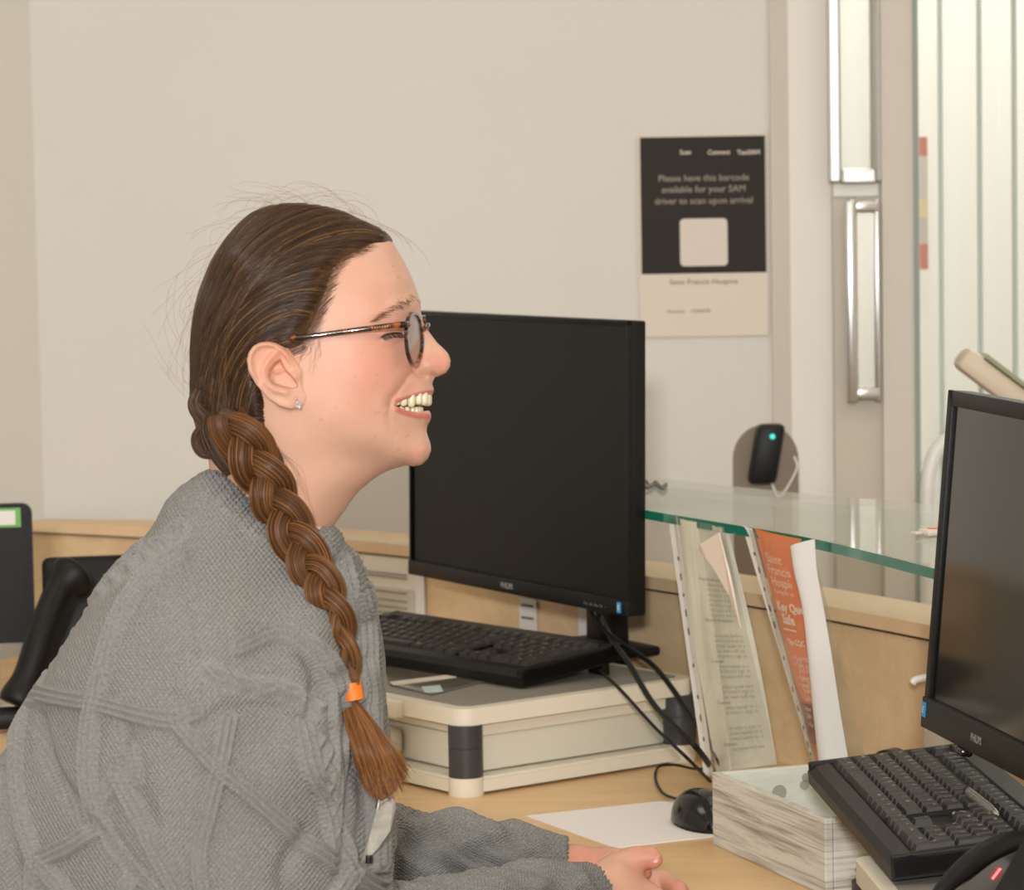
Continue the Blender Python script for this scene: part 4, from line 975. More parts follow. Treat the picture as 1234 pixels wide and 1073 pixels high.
AY = np.abs(gy)[None, :, None].astype(np.float32); Q3 = Qg[:, None, :].astype(np.float32)
F3 = (AY*AY-Q3)/(2*np.sqrt(np.abs(Q3)+AY*AY+16))
mouth = [(483, 489.2), (488, 485.6), (497, 481.4), (506, 478.6), (514, 476.8), (532, 475.5), (532, 494.5), (517, 495), (508, 497.4), (498, 495.8), (489, 493)]
sm = sdist(X2, Z2, mouth)[:, None, :].astype(np.float32); F3 = np.maximum(F3, sm)
# ears
ear = [(357.5, 421), (350, 417), (341, 415.4), (332, 416.8), (325, 421), (319.8, 429), (318.2, 438), (320, 451), (328, 465.6), (341, 482), (354.4, 491.3), (365.6, 494.4), (372.5, 492.8), (379, 488), (382, 479), (378, 470), (378, 450), (366, 430)]
se = sdist(X2, Z2, ear); h = 5.2*np.exp(-((se-3.4)/3.0)**2)*np.clip((468-Z2)/14, .25, 1)*(1-g2(372, 460, 12))*np.clip((373-X2)/10, 0, 1)
d = seg_dist(X2, Z2, [(351, 428), (342, 438), (336.5, 450), (339, 463), (349, 472), (362, 475)])[0]; h += 4.2*np.exp(-(d/4.2)**2)
cpoly = [(354.4, 437), (348, 442), (343.5, 449), (342.5, 457.4), (347, 464.6), (357.4, 468), (368, 470), (374, 467.7), (370, 460), (365.5, 454.4), (360, 449), (357, 443)]
sc_ = sdist(X2, Z2, cpoly); cm = np.clip(.5+sc_/3.2, 0, 1); h = h*(1-cm)-13*cm*cm*(3-2*cm)
h += 5.5*g2(372.5, 456, 4.2)*(1-cm)
d = seg_dist(X2, Z2, [(356, 449), (349, 451)])[0]; h += 5*np.exp(-(d/2.6)**2)
h += 2.5*g2(364, 486, 8)
yp = 94.5+26*np.clip((384-X2)/66, 0, 1.1)-4*np.clip((Z2-470)/24, 0, 1)
fe = np.maximum(-se[:, None, :], np.maximum(AY-(yp+3+h)[:, None, :], (yp-6-10*np.clip((X2-345)/25, 0, 1))[:, None, :]-AY)).astype(np.float32)
kk_ = 4.5; hh_ = np.clip(.5+.5*(F3-fe)/kk_, 0, 1); F3 = F3*(1-hh_)+fe*hh_-kk_*hh_*(1-hh_)
hv, hq = surface_nets(F3, gx, gy, gz); del F3, fe, hh_

# ---- skin colour of its own: lips, blush, gums, per vertex
def skin_tint(v):
    x, z, y = v[:, 0], v[:, 2], np.abs(v[:, 1]); n = len(v)
    c = np.tile(np.array(s2l((205, 160, 137))), (n, 1))
    def mixc(rgb, w_): 
        nonlocal c
        w_ = np.clip(w_, 0, 1)[:, None]; c = c*(1-w_)+np.array(s2l(rgb))*w_
    g = lambda px, pz, s: np.exp(-((x-px)**2+(z-pz)**2)/(2*s*s))
    mixc((208, 136, 116), .5*g(474, 432, 26)); mixc((206, 132, 114), .4*g(450, 466, 30)); mixc((208, 134, 114), .6*g(534, 438, 10)); mixc((214, 140, 112), .6*g(350, 440, 18)); mixc((208, 140, 118), .4*g(505, 548, 12)); mixc((206, 142, 122), .35*g(450, 370, 26))
    d = seg_dist(x, z, [(485, 484.5), (496, 480), (508, 475.5), (523, 471.5)])[0]; mixc((190, 116, 104), 1.0*np.exp(-(d/2.2)**4))
    d = seg_dist(x, z, [(487, 494.5), (496, 498.5), (507, 501.5), (520, 502)])[0]; mixc((194, 112, 100), 1.0*np.exp(-(d/3.6)**4))
    im = sdist(x, z, mouth); mixc((110, 52, 46), np.where((im > .9) & (y > 4), 1, 0))
    nm = vnoise(v[:, :3], .35, 3)*.5+vnoise(v[:, :3], .12, 5)*.5; c = c*(1+.045*nm)[:, None]
    r = np.random.default_rng(9)
    for _ in range(26):
        px, pz = r.uniform(400, 510), r.uniform(320, 545); s = r.uniform(.6, 1.1); mixc((178, 112, 84), .55*np.exp(-((x-px)**2+(z-pz)**2)/(2*s*s)))
    d = seg_dist(x, z, [(503, 449), (497, 455), (493, 464), (486, 474)])[0]; mixc((214, 142, 118), .3*np.exp(-(d/3)**2))
    return c
M['skin'] = mat('skin', (236, 186, 154), .47, spec=.35, bump=(700, .10)); t_ = NT(M['skin'])
at_ = t_.node('ShaderNodeAttribute', _attribute_name='tint'); t_.link(at_.outputs['Color'], t_.b.inputs['Base Color'])
t_.b.inputs['Subsurface Weight'].default_value = .18; t_.b.inputs['Subsurface Radius'].default_value = (.010, .004, .002); t_.b.inputs['Subsurface Scale'].default_value = .6

# ---- hands (world metres)
def rc(Pn, a, b_, ra, rb):
    """round cone distance"""
    a, b_ = np.asarray(a), np.asarray(b_); e = b_-a; t = np.clip(((Pn-a)@e)/(e@e), 0, 1); return np.linalg.norm(Pn-(a+t[..., None]*e), axis=-1)-(ra+(rb-ra)*t)
def smin(a, b_, k): h_ = np.clip(.5+.5*(b_-a)/k, 0, 1); return b_*(1-h_)+a*h_-k*h_*(1-h_)
def grid_for(lo, hi, h_):
    ax_ = [np.arange(l, u+h_, h_) for l, u in zip(lo, hi)]; g = np.stack(np.meshgrid(*ax_, indexing='ij'), -1); return ax_, g
def hand_field(g, palm, fingers, kf=.004):
    f = None
    for (a, b_, ra, rb) in palm:
        q = rc(g, a, b_, ra, rb); f = q if f is None else smin(f, q, .012)
    for ch in fingers:
        q = None
        for (a, ra), (b_, rb) in zip(ch, ch[1:]):
            s_ = rc(g, a, b_, ra, rb); q = s_ if q is None else smin(q, s_, .002)
        f = smin(f, q, kf)
    return f
# far (left) hand: palm lying under the near hand, fingers wrapped round it
far_palm = [(P(560, 1048, 3.09), P(690, 1050, 3.09), .026, .0235), (P(690, 1050, 3.09), P(735, 1056, 3.085), .0235, .025), (P(735, 1054, 3.085), P(778, 1066, 3.075), .024, .020), (P(735, 1066, 3.07), P(778, 1078, 3.06), .021, .018)]
far_f = [[(P(775, 1060, 3.078), .0105), (P(800, 1062, 3.062), .0098), (P(818, 1074, 3.035), .0092), (P(818, 1092, 3.01), .0085)],
         [(P(778, 1066, 3.07), .010), (P(812, 1076, 3.055), .0092), (P(822, 1094, 3.02), .0085), (P(812, 1106, 3.0), .008)],
         [(P(775, 1075, 3.065), .010), (P(808, 1094, 3.05), .009), (P(808, 1110, 3.02), .0085)],
         [(P(770, 1085, 3.06), .009), (P(795, 1108, 3.05), .008), (P(790, 1120, 3.03), .0075)],
         [(P(735, 1042, 3.07), .012), (P(762, 1046, 3.045), .0095), (P(776, 1051.5, 3.030), .0078)]]
near_palm = [(P(600, 1120, 2.93), P(708, 1082, 2.99), .029, .0245), (P(708, 1082, 2.99), P(738, 1070, 3.005), .0235, .0235), (P(740, 1066, 3.01), P(785, 1088, 3.01), .0225, .0165), (P(738, 1082, 3.0), P(776, 1108, 2.99), .021, .016), (P(738, 1054, 3.015), P(760, 1044, 3.02), .014, .0125)]
near_f = [[(P(742, 1046, 3.015), .0140), (P(766, 1035.5, 3.018), .0120), (P(783, 1034, 3.016), .0106), (P(787.5, 1036, 3.014), .0090)],
          [(P(783, 1082, 3.012), .0112), (P(806, 1090, 3.035), .0098), (P(802, 1098, 3.06), .009), (P(780, 1098, 3.075), .008)],
          [(P(786, 1092, 3.005), .011), (P(808, 1104, 3.025), .0098), (P(800, 1112, 3.05), .009)],
          [(P(782, 1102, 2.995), .0105), (P(800, 1118, 3.02), .009), (P(790, 1122, 3.04), .0085)],
          [(P(776, 1112, 2.985), .0095), (P(790, 1128, 3.01), .0085), (P(780, 1130, 3.03), .0075)]]
allp = np.array([p for s_ in (far_palm+near_palm) for p in s_[:2]]+[p for c_ in far_f+near_f for p, _ in c_])
lo, hi = allp.min(0)-.035, allp.max(0)+.03
lo[0] = P(640, 1050, 3.05)[0]
ax_, g = grid_for(lo, hi, .0019); ff = np.minimum(hand_field(g, far_palm, far_f), hand_field(g, near_palm, near_f, .003))
# thumb nail step and knuckle creases on the near hand
a_ = P(786, 1030.5, 3.008); ff = ff+.0006*np.exp(-(np.linalg.norm(g-P(771, 1024, 3.012), axis=-1)/.0028)**2)
ff[0] = np.maximum(ff[0], .001)
handv, handq = surface_nets(ff, *ax_)
hc = np.tile(np.array(s2l((208, 160, 136))), (len(handv), 1)); 
for p_, s_, a_ in ((P(783, 1034, 3.01), .012, .5), (P(776, 1051, 3.03), .012, .9), (P(815, 1072, 3.03), .014, .6), (P(700, 1045, 3.07), .02, .4), (P(690, 1040, 3.07), .02, .3)):
    w_ = (a_*np.exp(-((handv-p_)**2).sum(1)/(2*s_*s_)))[:, None]; hc = hc*(1-w_)+np.array(s2l((206, 124, 104)))*w_
hc *= (1+.05*vnoise(handv*1000, .18, 8))[:, None]
hv_w = HW(hv)
# hidden torso and arms under the jumper, so the body carries on below the clothes
S_ = 1434.0; DT = 2.65
def TW(x, y, z): return CAM+_F*(DT+y/S_)+_R*((x-617)/S_)+_U*((536.5-z)/S_)
chain = [(TW(310, 0, 680), TW(240, 0, 900), .07, .10), (TW(240, 0, 900), TW(200, 0, 1150), .10, .12), (TW(290, 0, 740), TW(290, -130, 790), .05, .042), (TW(290, 0, 740), TW(290, 130, 790), .05, .042),
         (TW(290, -130, 790), TW(240, -190, 1110), .042, .036), (TW(290, 130, 790), TW(290, 190, 1030), .042, .032), (TW(240, -190, 1110), P(500, 1150, 2.83), .036, .034), (P(500, 1150, 2.83), P(600, 1120, 2.93), .034, .029), (TW(290, 190, 1030), P(440, 1040, 3.03), .032, .030), (P(440, 1040, 3.03), P(580, 1048, 3.09), .030, .026)]
pp_ = np.array([q for c_ in chain for q in c_[:2]]); ax2, g_ = grid_for(pp_.min(0)-.13, pp_.max(0)+.13, .011)
fb = None
for (a, b_, ra, rb) in chain: q_ = rc(g_, a, b_, ra, rb); fb = q_ if fb is None else smin(fb, q_, .03)
bv, bq = surface_nets(fb, *ax2)
hq_w = hq[:, ::-1]                                               # the head frame is mirrored (z down)
V = np.vstack([hv_w, handv, bv]); Qd = np.vstack([hq_w, handq+len(hv_w), bq+len(hv_w)+len(handv)])
base = np.array((*TW(200, 0, 1150)[:2], 0.0)); base[2] = float(bv[:, 2].min())
person = np_mesh('person', V-base, Qd)
vattr(person, 'tint', np.vstack([skin_tint(hv), hc, np.tile(np.array(s2l((228, 182, 152))), (len(bv), 1))]))
person = link_mesh('person', person, M['skin']); person.location = tuple(base)
tag(person, 'smiling woman in a grey cable-knit jumper and glasses, brown braid, hands clasped on desk', 'person')
def pchild(name, v, q, m, label=None, parent=None, tint=None):
    o_ = Vector(base) if parent is None else Vector(parent['_b']) if '_b' in parent else Vector(base)
    me = np_mesh(name, np.asarray(v)-base, q)
    if tint is not None: vattr(me, 'tint', tint)
    o = link_mesh(name, me, m, parent or person)
    if label: o['label'] = label
    return o

# ---- trousers and stool, below the frame
M['denim'] = mat('dark_trousers', (40, 44, 56), .85)
hp0 = TW(200, 0, 1150); lg_ = []
for s_ in (-1, 1):
    h0_ = np.array((hp0[0]+.02, hp0[1]+s_*.085, .70)); kn = np.array((.10, hp0[1]+s_*.09-.06, .585)); an = np.array((.10, hp0[1]+s_*.09-.06, .10)); to = an+np.array((.13, 0, -.055)); lg_ += [(h0_, kn, .125, .072), (kn, an, .07, .048), (an, to, .045, .036)]
lo = np.array([-.50, hp0[1]-.30, .0]); hi = np.array([.32, hp0[1]+.27, .85]); ax3, g3 = grid_for(lo, hi, .012); f3 = None
for q4 in lg_: q_ = rc(g3, *q4); f3 = q_ if f3 is None else smin(f3, q_, .03)
tvv, tqq = surface_nets(f3, *ax3); pchild('trousers', tvv, tqq, M['denim'], 'dark trousers')
stl = empty('office_stool', (float(hp0[0]), float(hp0[1]), 0), 0, 'black round stool under the seated woman', 'stool')
b = B(); b.lathe(((.17, .515), (.19, .525), (.19, .555), (.17, .572)), n=32); b.build('seat', M['black'], stl, smooth=40)
b = B(); b.lathe(((.025, .03), (.025, .515)), n=16); b.build('column', M['chrome'], stl, smooth=40)
b = B(); b.lathe(((.24, 0), (.24, .012), (.05, .035)), n=32); b.build('base', M['black'], stl, smooth=40)
# ---- jumper
sil = [(268, 566), (248, 569), (232, 577), (212, 592), (200, 605), (186, 632), (165, 660), (135, 694), (100, 744), (60, 808), (28, 858), (2, 905), (-42, 985), (-75, 1060), (-85, 1180), (440, 1180), (462, 1090), (474, 1030), (474, 985), (466, 920), (460, 850), (457, 770), (450, 725), (436, 688), (420, 660), (403, 638), (390, 632), (362, 628), (330, 612), (302, 588)]
wid = [(290, 604, 92), (325, 632, 98), (366, 648, 86), (264, 583, 72), (305, 640, 118), (258, 605, 98), (240, 590, 74), (372, 672, 96), (345, 690, 132), (285, 672, 158), (225, 650, 126), (200, 700, 190), (300, 735, 236), (250, 760, 258), (352, 760, 226), (210, 800, 256), (150, 770, 205), (105, 815, 165), (150, 870, 240), (65, 880, 130), (405, 730, 150), (398, 790, 214), (411, 790, 190), (425, 795, 118), (440, 800, 108), (404, 750, 182), (419, 752, 118), (411, 850, 222), (427, 852, 128), (444, 852, 124), (412, 905, 226), (430, 908, 142), (448, 905, 138), (350, 850, 268), (300, 850, 298), (250, 850, 305), (250, 950, 312), (195, 930, 296), (300, 950, 310), (350, 950, 290), (400, 950, 240), (130, 950, 245), (60, 980, 180), (0, 990, 110), (200, 1050, 300), (300, 1060, 310), (100, 1060, 225), (380, 1060, 270), (200, 1150, 300), (20, 1100, 150), (430, 1060, 190), (430, 690, 80), (410, 668, 62), (322, 650, 118)]
Qs = tps(sil+[q[:2] for q in wid], [0]*len(sil)+[q[2]**2/1000 for q in wid])
sx = np.arange(-95, 488, 4.0); sz = np.arange(558, 1186, 4.0); sy = np.arange(-340, 341, 4.0)
A2, C2 = np.meshgrid(sx, sz, indexing='ij'); Qt = Qs(A2, C2)*1000; sdt = sdist(A2, C2, sil); Qt = np.where(sdt > 0, np.maximum(Qt, 18*sdt), 30*sdt)
Q3 = Qt[:, None, :].astype(np.float32); AY = np.abs(sy)[None, :, None].astype(np.float32)
F3 = (AY*AY-Q3)/(2*np.sqrt(np.abs(Q3)+AY*AY+36))
# hollow where the neck comes out
nk = (np.sqrt(np.maximum(Qh(A2, C2)*1000, 1)))[:, None, :].astype(np.float32)
F3 = np.maximum(F3, np.where((C2 < 660)[:, None, :], (nk+3)-AY-40*(sdist(A2, C2, HP) < 0)[:, None, :], -99).astype(np.float32)*-1*0-1e3)
tv, tq = surface_nets(F3, sx, sy, sz)
def to_world(v): return CAM+_F*(DT+v[:, 1]/S_)[:, None]+_R*((v[:, 0]-617)/S_)[:, None]+_U*((536.5-v[:, 2])/S_)[:, None]
def subdivide(v, q):
    me = np_mesh('tmp', v, q); o = bpy.data.objects.new('tmp', me); COL.objects.link(o); md = o.modifiers.new('s', 'SUBSURF'); md.levels = 1; md.render_levels = 1
    ev = o.evaluated_get(bpy.context.evaluated_depsgraph_get()); m2 = bpy.data.meshes.new_from_object(ev)
    n = len(m2.vertices); vv = np.empty(n*3, np.float32); m2.vertices.foreach_get('co', vv); nn_ = np.empty(n*3, np.float32); m2.vertices.foreach_get('normal', nn_)
    l = np.empty(len(m2.loops), np.int32); m2.loops.foreach_get('vertex_index', l)
    bpy.data.objects.remove(o); bpy.data.meshes.remove(me); bpy.data.meshes.remove(m2)
    return vv.reshape(-1, 3).astype(float), nn_.reshape(-1, 3).astype(float), l.reshape(-1, 4)
tv, tn, tq = subdivide(tv, tq[:, ::-1])
tn *= -1 if np.mean((tv[:, 1]*tn[:, 1])) < 0 else 1
x, z = tv[:, 0], tv[:, 2]; D = np.zeros(len(tv)); RIB = np.zeros(len(tv))
def zz2(*p): return [(a/2.092, 560+b_/2.092) for a, b_ in p]
ribs = [zz2((490, 228), (430, 262), (392, 305), (350, 380), (325, 470), (303, 560), (292, 640), (296, 740), (322, 830)),
        zz2((60, 600), (105, 578), (150, 565), (300, 565), (420, 585), (500, 592), (560, 570)),
        zz2((400, 210), (300, 275), (200, 355), (130, 450), (92, 560), (72, 600), (68, 680), (88, 790), (130, 890), (158, 945)),
        zz2((512, 590), (600, 690), (700, 780), (800, 880), (905, 975)), zz2((630, 590), (612, 700), (590, 800), (568, 900), (578, 1000), (600, 1075)),
        zz2((372, 720), (430, 820), (480, 920), (540, 1020), (590, 1090)), zz2((400, 660), (408, 730), (360, 745), (330, 830), (400, 930), (470, 990), (560, 1080)),
        zz2((158, 945), (260, 892), (335, 835)), zz2((158, 945), (148, 1010), (170, 1080)), zz2((410, 950), (380, 1020), (330, 1080)), zz2((20, 760), (0, 860), (10, 960)),
        zz2((300, 1080), (220, 990), (160, 945)), zz2((648, 430), (720, 402), (790, 415), (845, 470), (875, 560), (880, 700), (870, 830), (900, 975)),
        zz2((800, 600), (815, 700), (850, 800), (868, 900)), zz2((905, 320), (930, 450), (945, 640), (960, 830), (965, 980)), zz2((870, 250), (895, 400), (905, 560)),
        zz2((905, 975), (840, 1060), (800, 1120)), zz2((905, 975), (960, 1040), (1000, 1100))]
for i, p in enumerate(ribs):
    d, t, sd_ = seg_dist(x, z, smooth_path([(*q, 0) for q in p], 40)[:, :2]); env = np.exp(-(d/10.5)**8); RIB = np.maximum(RIB, env)
    D = np.maximum(D, env*(8.0+3.0*np.cos(2*np.pi*d/7.0)+.5*np.sin(t*1.3)))
    D = D-5.5*np.exp(-((d-13.6)/3.2)**2)*(D < 4)
cab = [zz2((480, 160), (400, 222), (330, 262), (250, 320)), zz2((582, 480), (640, 505), (700, 520), (770, 530), (835, 572)), zz2((835, 640), (850, 760), (872, 900)), zz2((220, 330), (130, 470), (70, 600))]
for p in cab:
    sp = smooth_path([(*q, 0) for q in p], 60)[:, :2]; d, t, sd_ = seg_dist(x, z, sp); ds = d*sd_
    for ph in (0, np.pi):
        off_ = 5.5*np.sin(t/8.5+ph); RIB = np.maximum(RIB, np.exp(-(d/14)**8)); D = np.maximum(D, (d < 15)*(9.0+3*np.cos(t/8.5+ph))*np.exp(-((ds-off_)/4.3)**2))
# neckline band and seams
nb_ = [(266, 568), (296, 590), (326, 616), (358, 638), (385, 650)]
d, t, sd_ = seg_dist(x, z, nb_); D += np.clip((30-d)/4, 0, 1)*(2.6+1.3*np.sin(t*2*np.pi/6.0)); D += 2.0*np.exp(-((d-4)/4)**2)
d, t, sd_ = seg_dist(x, z, [(402, 642), (420, 668), (438, 705), (446, 740)]); D += np.clip((16-d)/4, 0, 1)*(1.5+1.3*np.sin(t*2*np.pi/5.5))
d, t, sd_ = seg_dist(x, z, zz2((505, 235), (520, 300), (545, 400), (570, 500), (580, 560))); D -= 1.8*np.exp(-(d/2.5)**2)
folds = [(zz2((130, 620), (180, 720), (260, 800), (340, 860), (400, 930), (470, 1010), (560, 1090)), 8, 9), (zz2((380, 600), (400, 700), (450, 820)), 4, 12), (zz2((790, 420), (830, 500), (812, 590)), 6, 9), (zz2((800, 860), (760, 960), (820, 1060)), 6, 10), (zz2((420, 600), (560, 590), (640, 560), (820, 575)), 3.5, 7),
         (zz2((20, 700), (60, 850), (100, 1000)), 6, 14), (zz2((880, 560), (888, 760), (880, 960)), 7, 7), (zz2((500, 540), (560, 560)), 3, 8), (zz2((905, 640), (930, 800), (920, 950)), 4, 7)]
for p, a_, s_ in folds:
    d = seg_dist(x, z, smooth_path([(*q, 0) for q in p], 30)[:, :2])[0]; D -= 1.5*a_*np.exp(-(d/s_)**2)
D += 2.2*vnoise(tv, .022, 12)+.7*vnoise(tv, .06, 14)
sdv = sdist(x, z, sil); edge_ = np.clip(np.abs(sdv)/10, 0, 1); D = D*(.45+.55*edge_)
tv2 = tv+tn*D[:, None]
tw = to_world(tv2); tuv = np.stack([x/S_, z/S_], 1)
# sleeves (world metres)
def sleeve(path, h_, hollow, seed):
    pts = np.array([p for p, _ in path]); lo, hi = pts.min(0)-.075, pts.max(0)+.075; ax_, g = grid_for(lo, hi, h_); f = None
    for (a, ra), (b_, rb) in zip(path, path[1:]): q = rc(g, a, b_, ra, rb); f = q if f is None else smin(f, q, .012)
    a, b_ = path[-2][0], path[-1][0]; n_ = (b_-a)/np.linalg.norm(b_-a); pl = (g-b_)@n_
    inn = rc(g, b_-n_*hollow, b_+n_*.05, path[-1][1]-.0045, path[-1][1]-.0045); f = np.maximum(f, pl); f = np.maximum(f, -inn)
    v, q = surface_nets(f, *ax_); v, n2, q = subdivide(v, q)
    cen = v.mean(0); ax0 = (pts[-1]-pts[0])/np.linalg.norm(pts[-1]-pts[0]); s_ = (v-pts[0])@ax0; rad = v-pts[0]-s_[:, None]*ax0
    up = np.cross(ax0, _F); up /= np.linalg.norm(up); ang_ = np.arctan2(rad@up, rad@np.cross(ax0, up)); L = np.linalg.norm(pts[-1]-pts[0])
    if np.mean(((rad)*n2).sum(1)) < 0: n2 = -n2
    fade = np.clip((L-s_-.030)/.02, 0, 1)*np.clip(s_/.02, 0, 1)
    dd = fade*(.0062*np.sin(s_*88+1.5*np.sin(ang_*2+seed))*np.sin(ang_*3+seed)+.0046*np.abs(np.sin(s_*60+ang_*2.5+seed))+.0016*np.sin(s_*190+ang_*4))
    dd += (1-fade)*.0013*np.sin(ang_*34)+fade*.0006*np.sin(ang_*40+3*np.sin(s_*70))
    dd += .0012*np.exp(-((L-s_)/.004)**2)
    return v+n2*dd[:, None], q, np.stack([ang_*.04, s_], 1)
sl1 = sleeve([(P(352, 1020, 2.97), .055), (P(440, 1034, 3.03), .050), (P(560, 1044, 3.075), .044), (P(630, 1046, 3.09), .038), (P(684, 1048, 3.092), .0315)], .0036, .025, .4)
sl2 = sleeve([(TW(235, -215, 1150), .062), (P(460, 1150, 2.80), .056), (P(600, 1112, 2.92), .046), (P(672, 1092, 2.965), .038), (P(716, 1078, 2.995), .031)], .0036, .025, 1.7)
Vs = np.vstack([tw, sl1[0], sl2[0]]); Qs_ = np.vstack([tq, sl1[1]+len(tw), sl2[1]+len(tw)+len(sl1[0])]); uvs = np.vstack([tuv, sl1[2], sl2[2]]); ribv = np.r_[RIB, np.full(len(sl1[0])+len(sl2[0]), .3)]
def knit():
    m = mat('grey_knit_wool', (150, 149, 143), .92, spec=.15, Sheen__Weight=.35, Sheen__Roughness=.6); t = NT(m)
    at_ = t.node('ShaderNodeAttribute', _attribute_name='knit'); sp = t.node('ShaderNodeSeparateXYZ'); t.link(at_.outputs['Vector'], sp.inputs[0])
    def mth(op, a, b_=None, c_=None):
        n = t.node('ShaderNodeMath', _operation=op)
        for i, q in enumerate((a, b_, c_)):
            if q is None: continue
            if isinstance(q, (int, float)): n.inputs[i].default_value = q
            else: t.link(q, n.inputs[i])
        return n.outputs[0]
    tc = t.node('ShaderNodeTexCoord'); nz = t.node('ShaderNodeTexNoise', Scale=26.0, Detail=2.0); t.link(tc.outputs['Object'], nz.inputs['Vector'])
    w1 = mth('MULTIPLY', nz.outputs[0], 3.0)
    u_ = mth('ADD', mth('MULTIPLY', sp.outputs[0], 2*math.pi/.0040), w1); v_ = mth('ADD', mth('MULTIPLY', sp.outputs[1], 2*math.pi/.0050), w1)
    ck = mth('MULTIPLY', mth('SINE', u_), mth('SINE', v_)); n2 = t.node('ShaderNodeTexNoise', Scale=900.0, Detail=3.0, Roughness=.7); t.link(tc.outputs['Object'], n2.inputs['Vector'])
    hgt = mth('ADD', mth('MULTIPLY', ck, mth('MULTIPLY_ADD', sp.outputs[2], -.55, .75)), mth('MULTIPLY', n2.outputs[0], .8))
    bp = t.node('ShaderNodeBump', Strength=1.0, Distance=.0023); t.link(hgt, bp.inputs['Height']); t.link(bp.outputs[0], t.b.inputs['Normal'])
    n3 = t.node('ShaderNodeTexNoise', Scale=520.0, Detail=4.0, Roughness=.75); t.link(tc.outputs['Object'], n3.inputs['Vector'])
    rp = t.node('ShaderNodeValToRGB'); e = rp.color_ramp.elements; e[0].position = .30; e[1].position = .70
    e[0].color = (*s2l((110, 113, 112)), 1); e[1].color = (*s2l((160, 154, 145)), 1); t.link(n3.outputs[0], rp.inputs[0]); t.link(rp.outputs[0], t.b.inputs['Base Color'])
    return m
M['knit'] = knit()
me = np_mesh('jumper', Vs-base, Qs_); a_ = me.attributes.new('knit', 'FLOAT_VECTOR', 'POINT'); a_.data.foreach_set('vector', np.hstack([uvs, ribv[:, None]]).astype(np.float32).ravel())
jumper = link_mesh('jumper', me, M['knit'], person); jumper['label'] = 'grey cable-knit jumper'

# ---- hair volume
outl = [(474, 291), (472, 286), (465, 280), (452, 272), (438, 266), (420, 257), (400, 250.5), (379, 246.5), (349, 244.5), (322, 248), (303, 256), (283, 274), (265, 296), (251, 319), (241, 343), (234, 367), (229.8, 391), (228, 424), (229, 454), (227.5, 486), (232, 505), (240, 530), (262, 548), (300, 548), (325, 540)]
hairline = [(474, 291), (470, 298), (456, 297), (440, 307), (424, 318), (414, 332), (408, 352), (400, 375), (393, 392), (386, 407), (378, 421), (366, 425), (345, 424), (326, 432), (324, 455), (331, 474), (336, 498), (334, 526), (325, 540)]
hpoly = outl+hairline[::-1][1:-1]
hin = [(a, b_, c_+7) for a, b_, c_ in inner if (a < 470 and b_ < 480 and a < 470) and not (a > 400 and b_ > 425)]
Qhair = tps(outl+[q[:2] for q in hin]+[(330, 500), (300, 520), (270, 520), (285, 490), (260, 490), (470, 320)], [0]*len(outl)+[q[2]**2/1000 for q in hin]+[96**2/1000, 84**2/1000, 56**2/1000, 78**2/1000, 62**2/1000, 58**2/1000])
hx = np.arange(222, 482, 2.0); hz = np.arange(238, 556, 2.0); hy = np.arange(-119, 120, 2.0)
def hair_w(x, z, dip=True):
    q = Qhair(x, z)*1000; s_ = sdist(x, z, outl+hairline[::-1][1:-1]); w_ = np.sqrt(np.maximum(q, 0))
    # never under the scalp inside the region
    wk = np.sqrt(np.maximum(Qh(x, z)*1000, 0))*(sdist(x, z, HP) > 0); w_ = np.maximum(w_, wk+5*(wk > 20))
    if dip:
        d_ = seg_dist(x, z, hairline)[0]; ins_ = inside(x, z, hpoly); k = np.where(ins_, np.clip(d_/11, 0, 1), 0); w_ = w_-8.5*(1-k)**1.3-np.where(ins_, 0, d_*3)
    return w_
A2, C2 = np.meshgrid(hx, hz, indexing='ij'); wv = hair_w(A2, C2); so = sdist(A2, C2, outl+[(400, 560), (560, 500), (560, 300)])
Qq = np.where(wv > 0, wv*wv, -30.0); Qq = np.where(so > 0, Qq, np.minimum(Qq, 25*so)); AY = np.abs(hy)[None, :, None]; Q3 = Qq[:, None, :]
F3 = (AY*AY-Q3)/(2*np.sqrt(np.abs(Q3)+AY*AY+16)); cv, cq = surface_nets(F3.astype(np.float32), hx, hy, hz)
def hair_mat(name, lo_, hi_):
    m = mat(name, lo_, .42, spec=.35); t = NT(m); at_ = t.node('ShaderNodeAttribute', _attribute_name='tint'); rp = t.node('ShaderNodeValToRGB')
    sp = t.node('ShaderNodeSeparateColor'); t.link(at_.outputs['Color'], sp.inputs[0])
    rp.color_ramp.elements[0].color = (*s2l(lo_), 1); rp.color_ramp.elements[1].color = (*s2l(hi_), 1); t.link(sp.outputs[0], rp.inputs[0]); t.link(rp.outputs[0], t.b.inputs['Base Color']); return m
M['hair'] = hair_mat('brown_hair', (38, 22, 12), (150, 108, 66)); M['hair_warm'] = hair_mat('warm_brown_hair', (50, 28, 13), (172, 116, 68))
hair = pchild('hair', HW(cv), cq[:, ::-1], M['hair'], 'smooth dark brown hair drawn back', tint=np.full((len(cv), 3), .12))

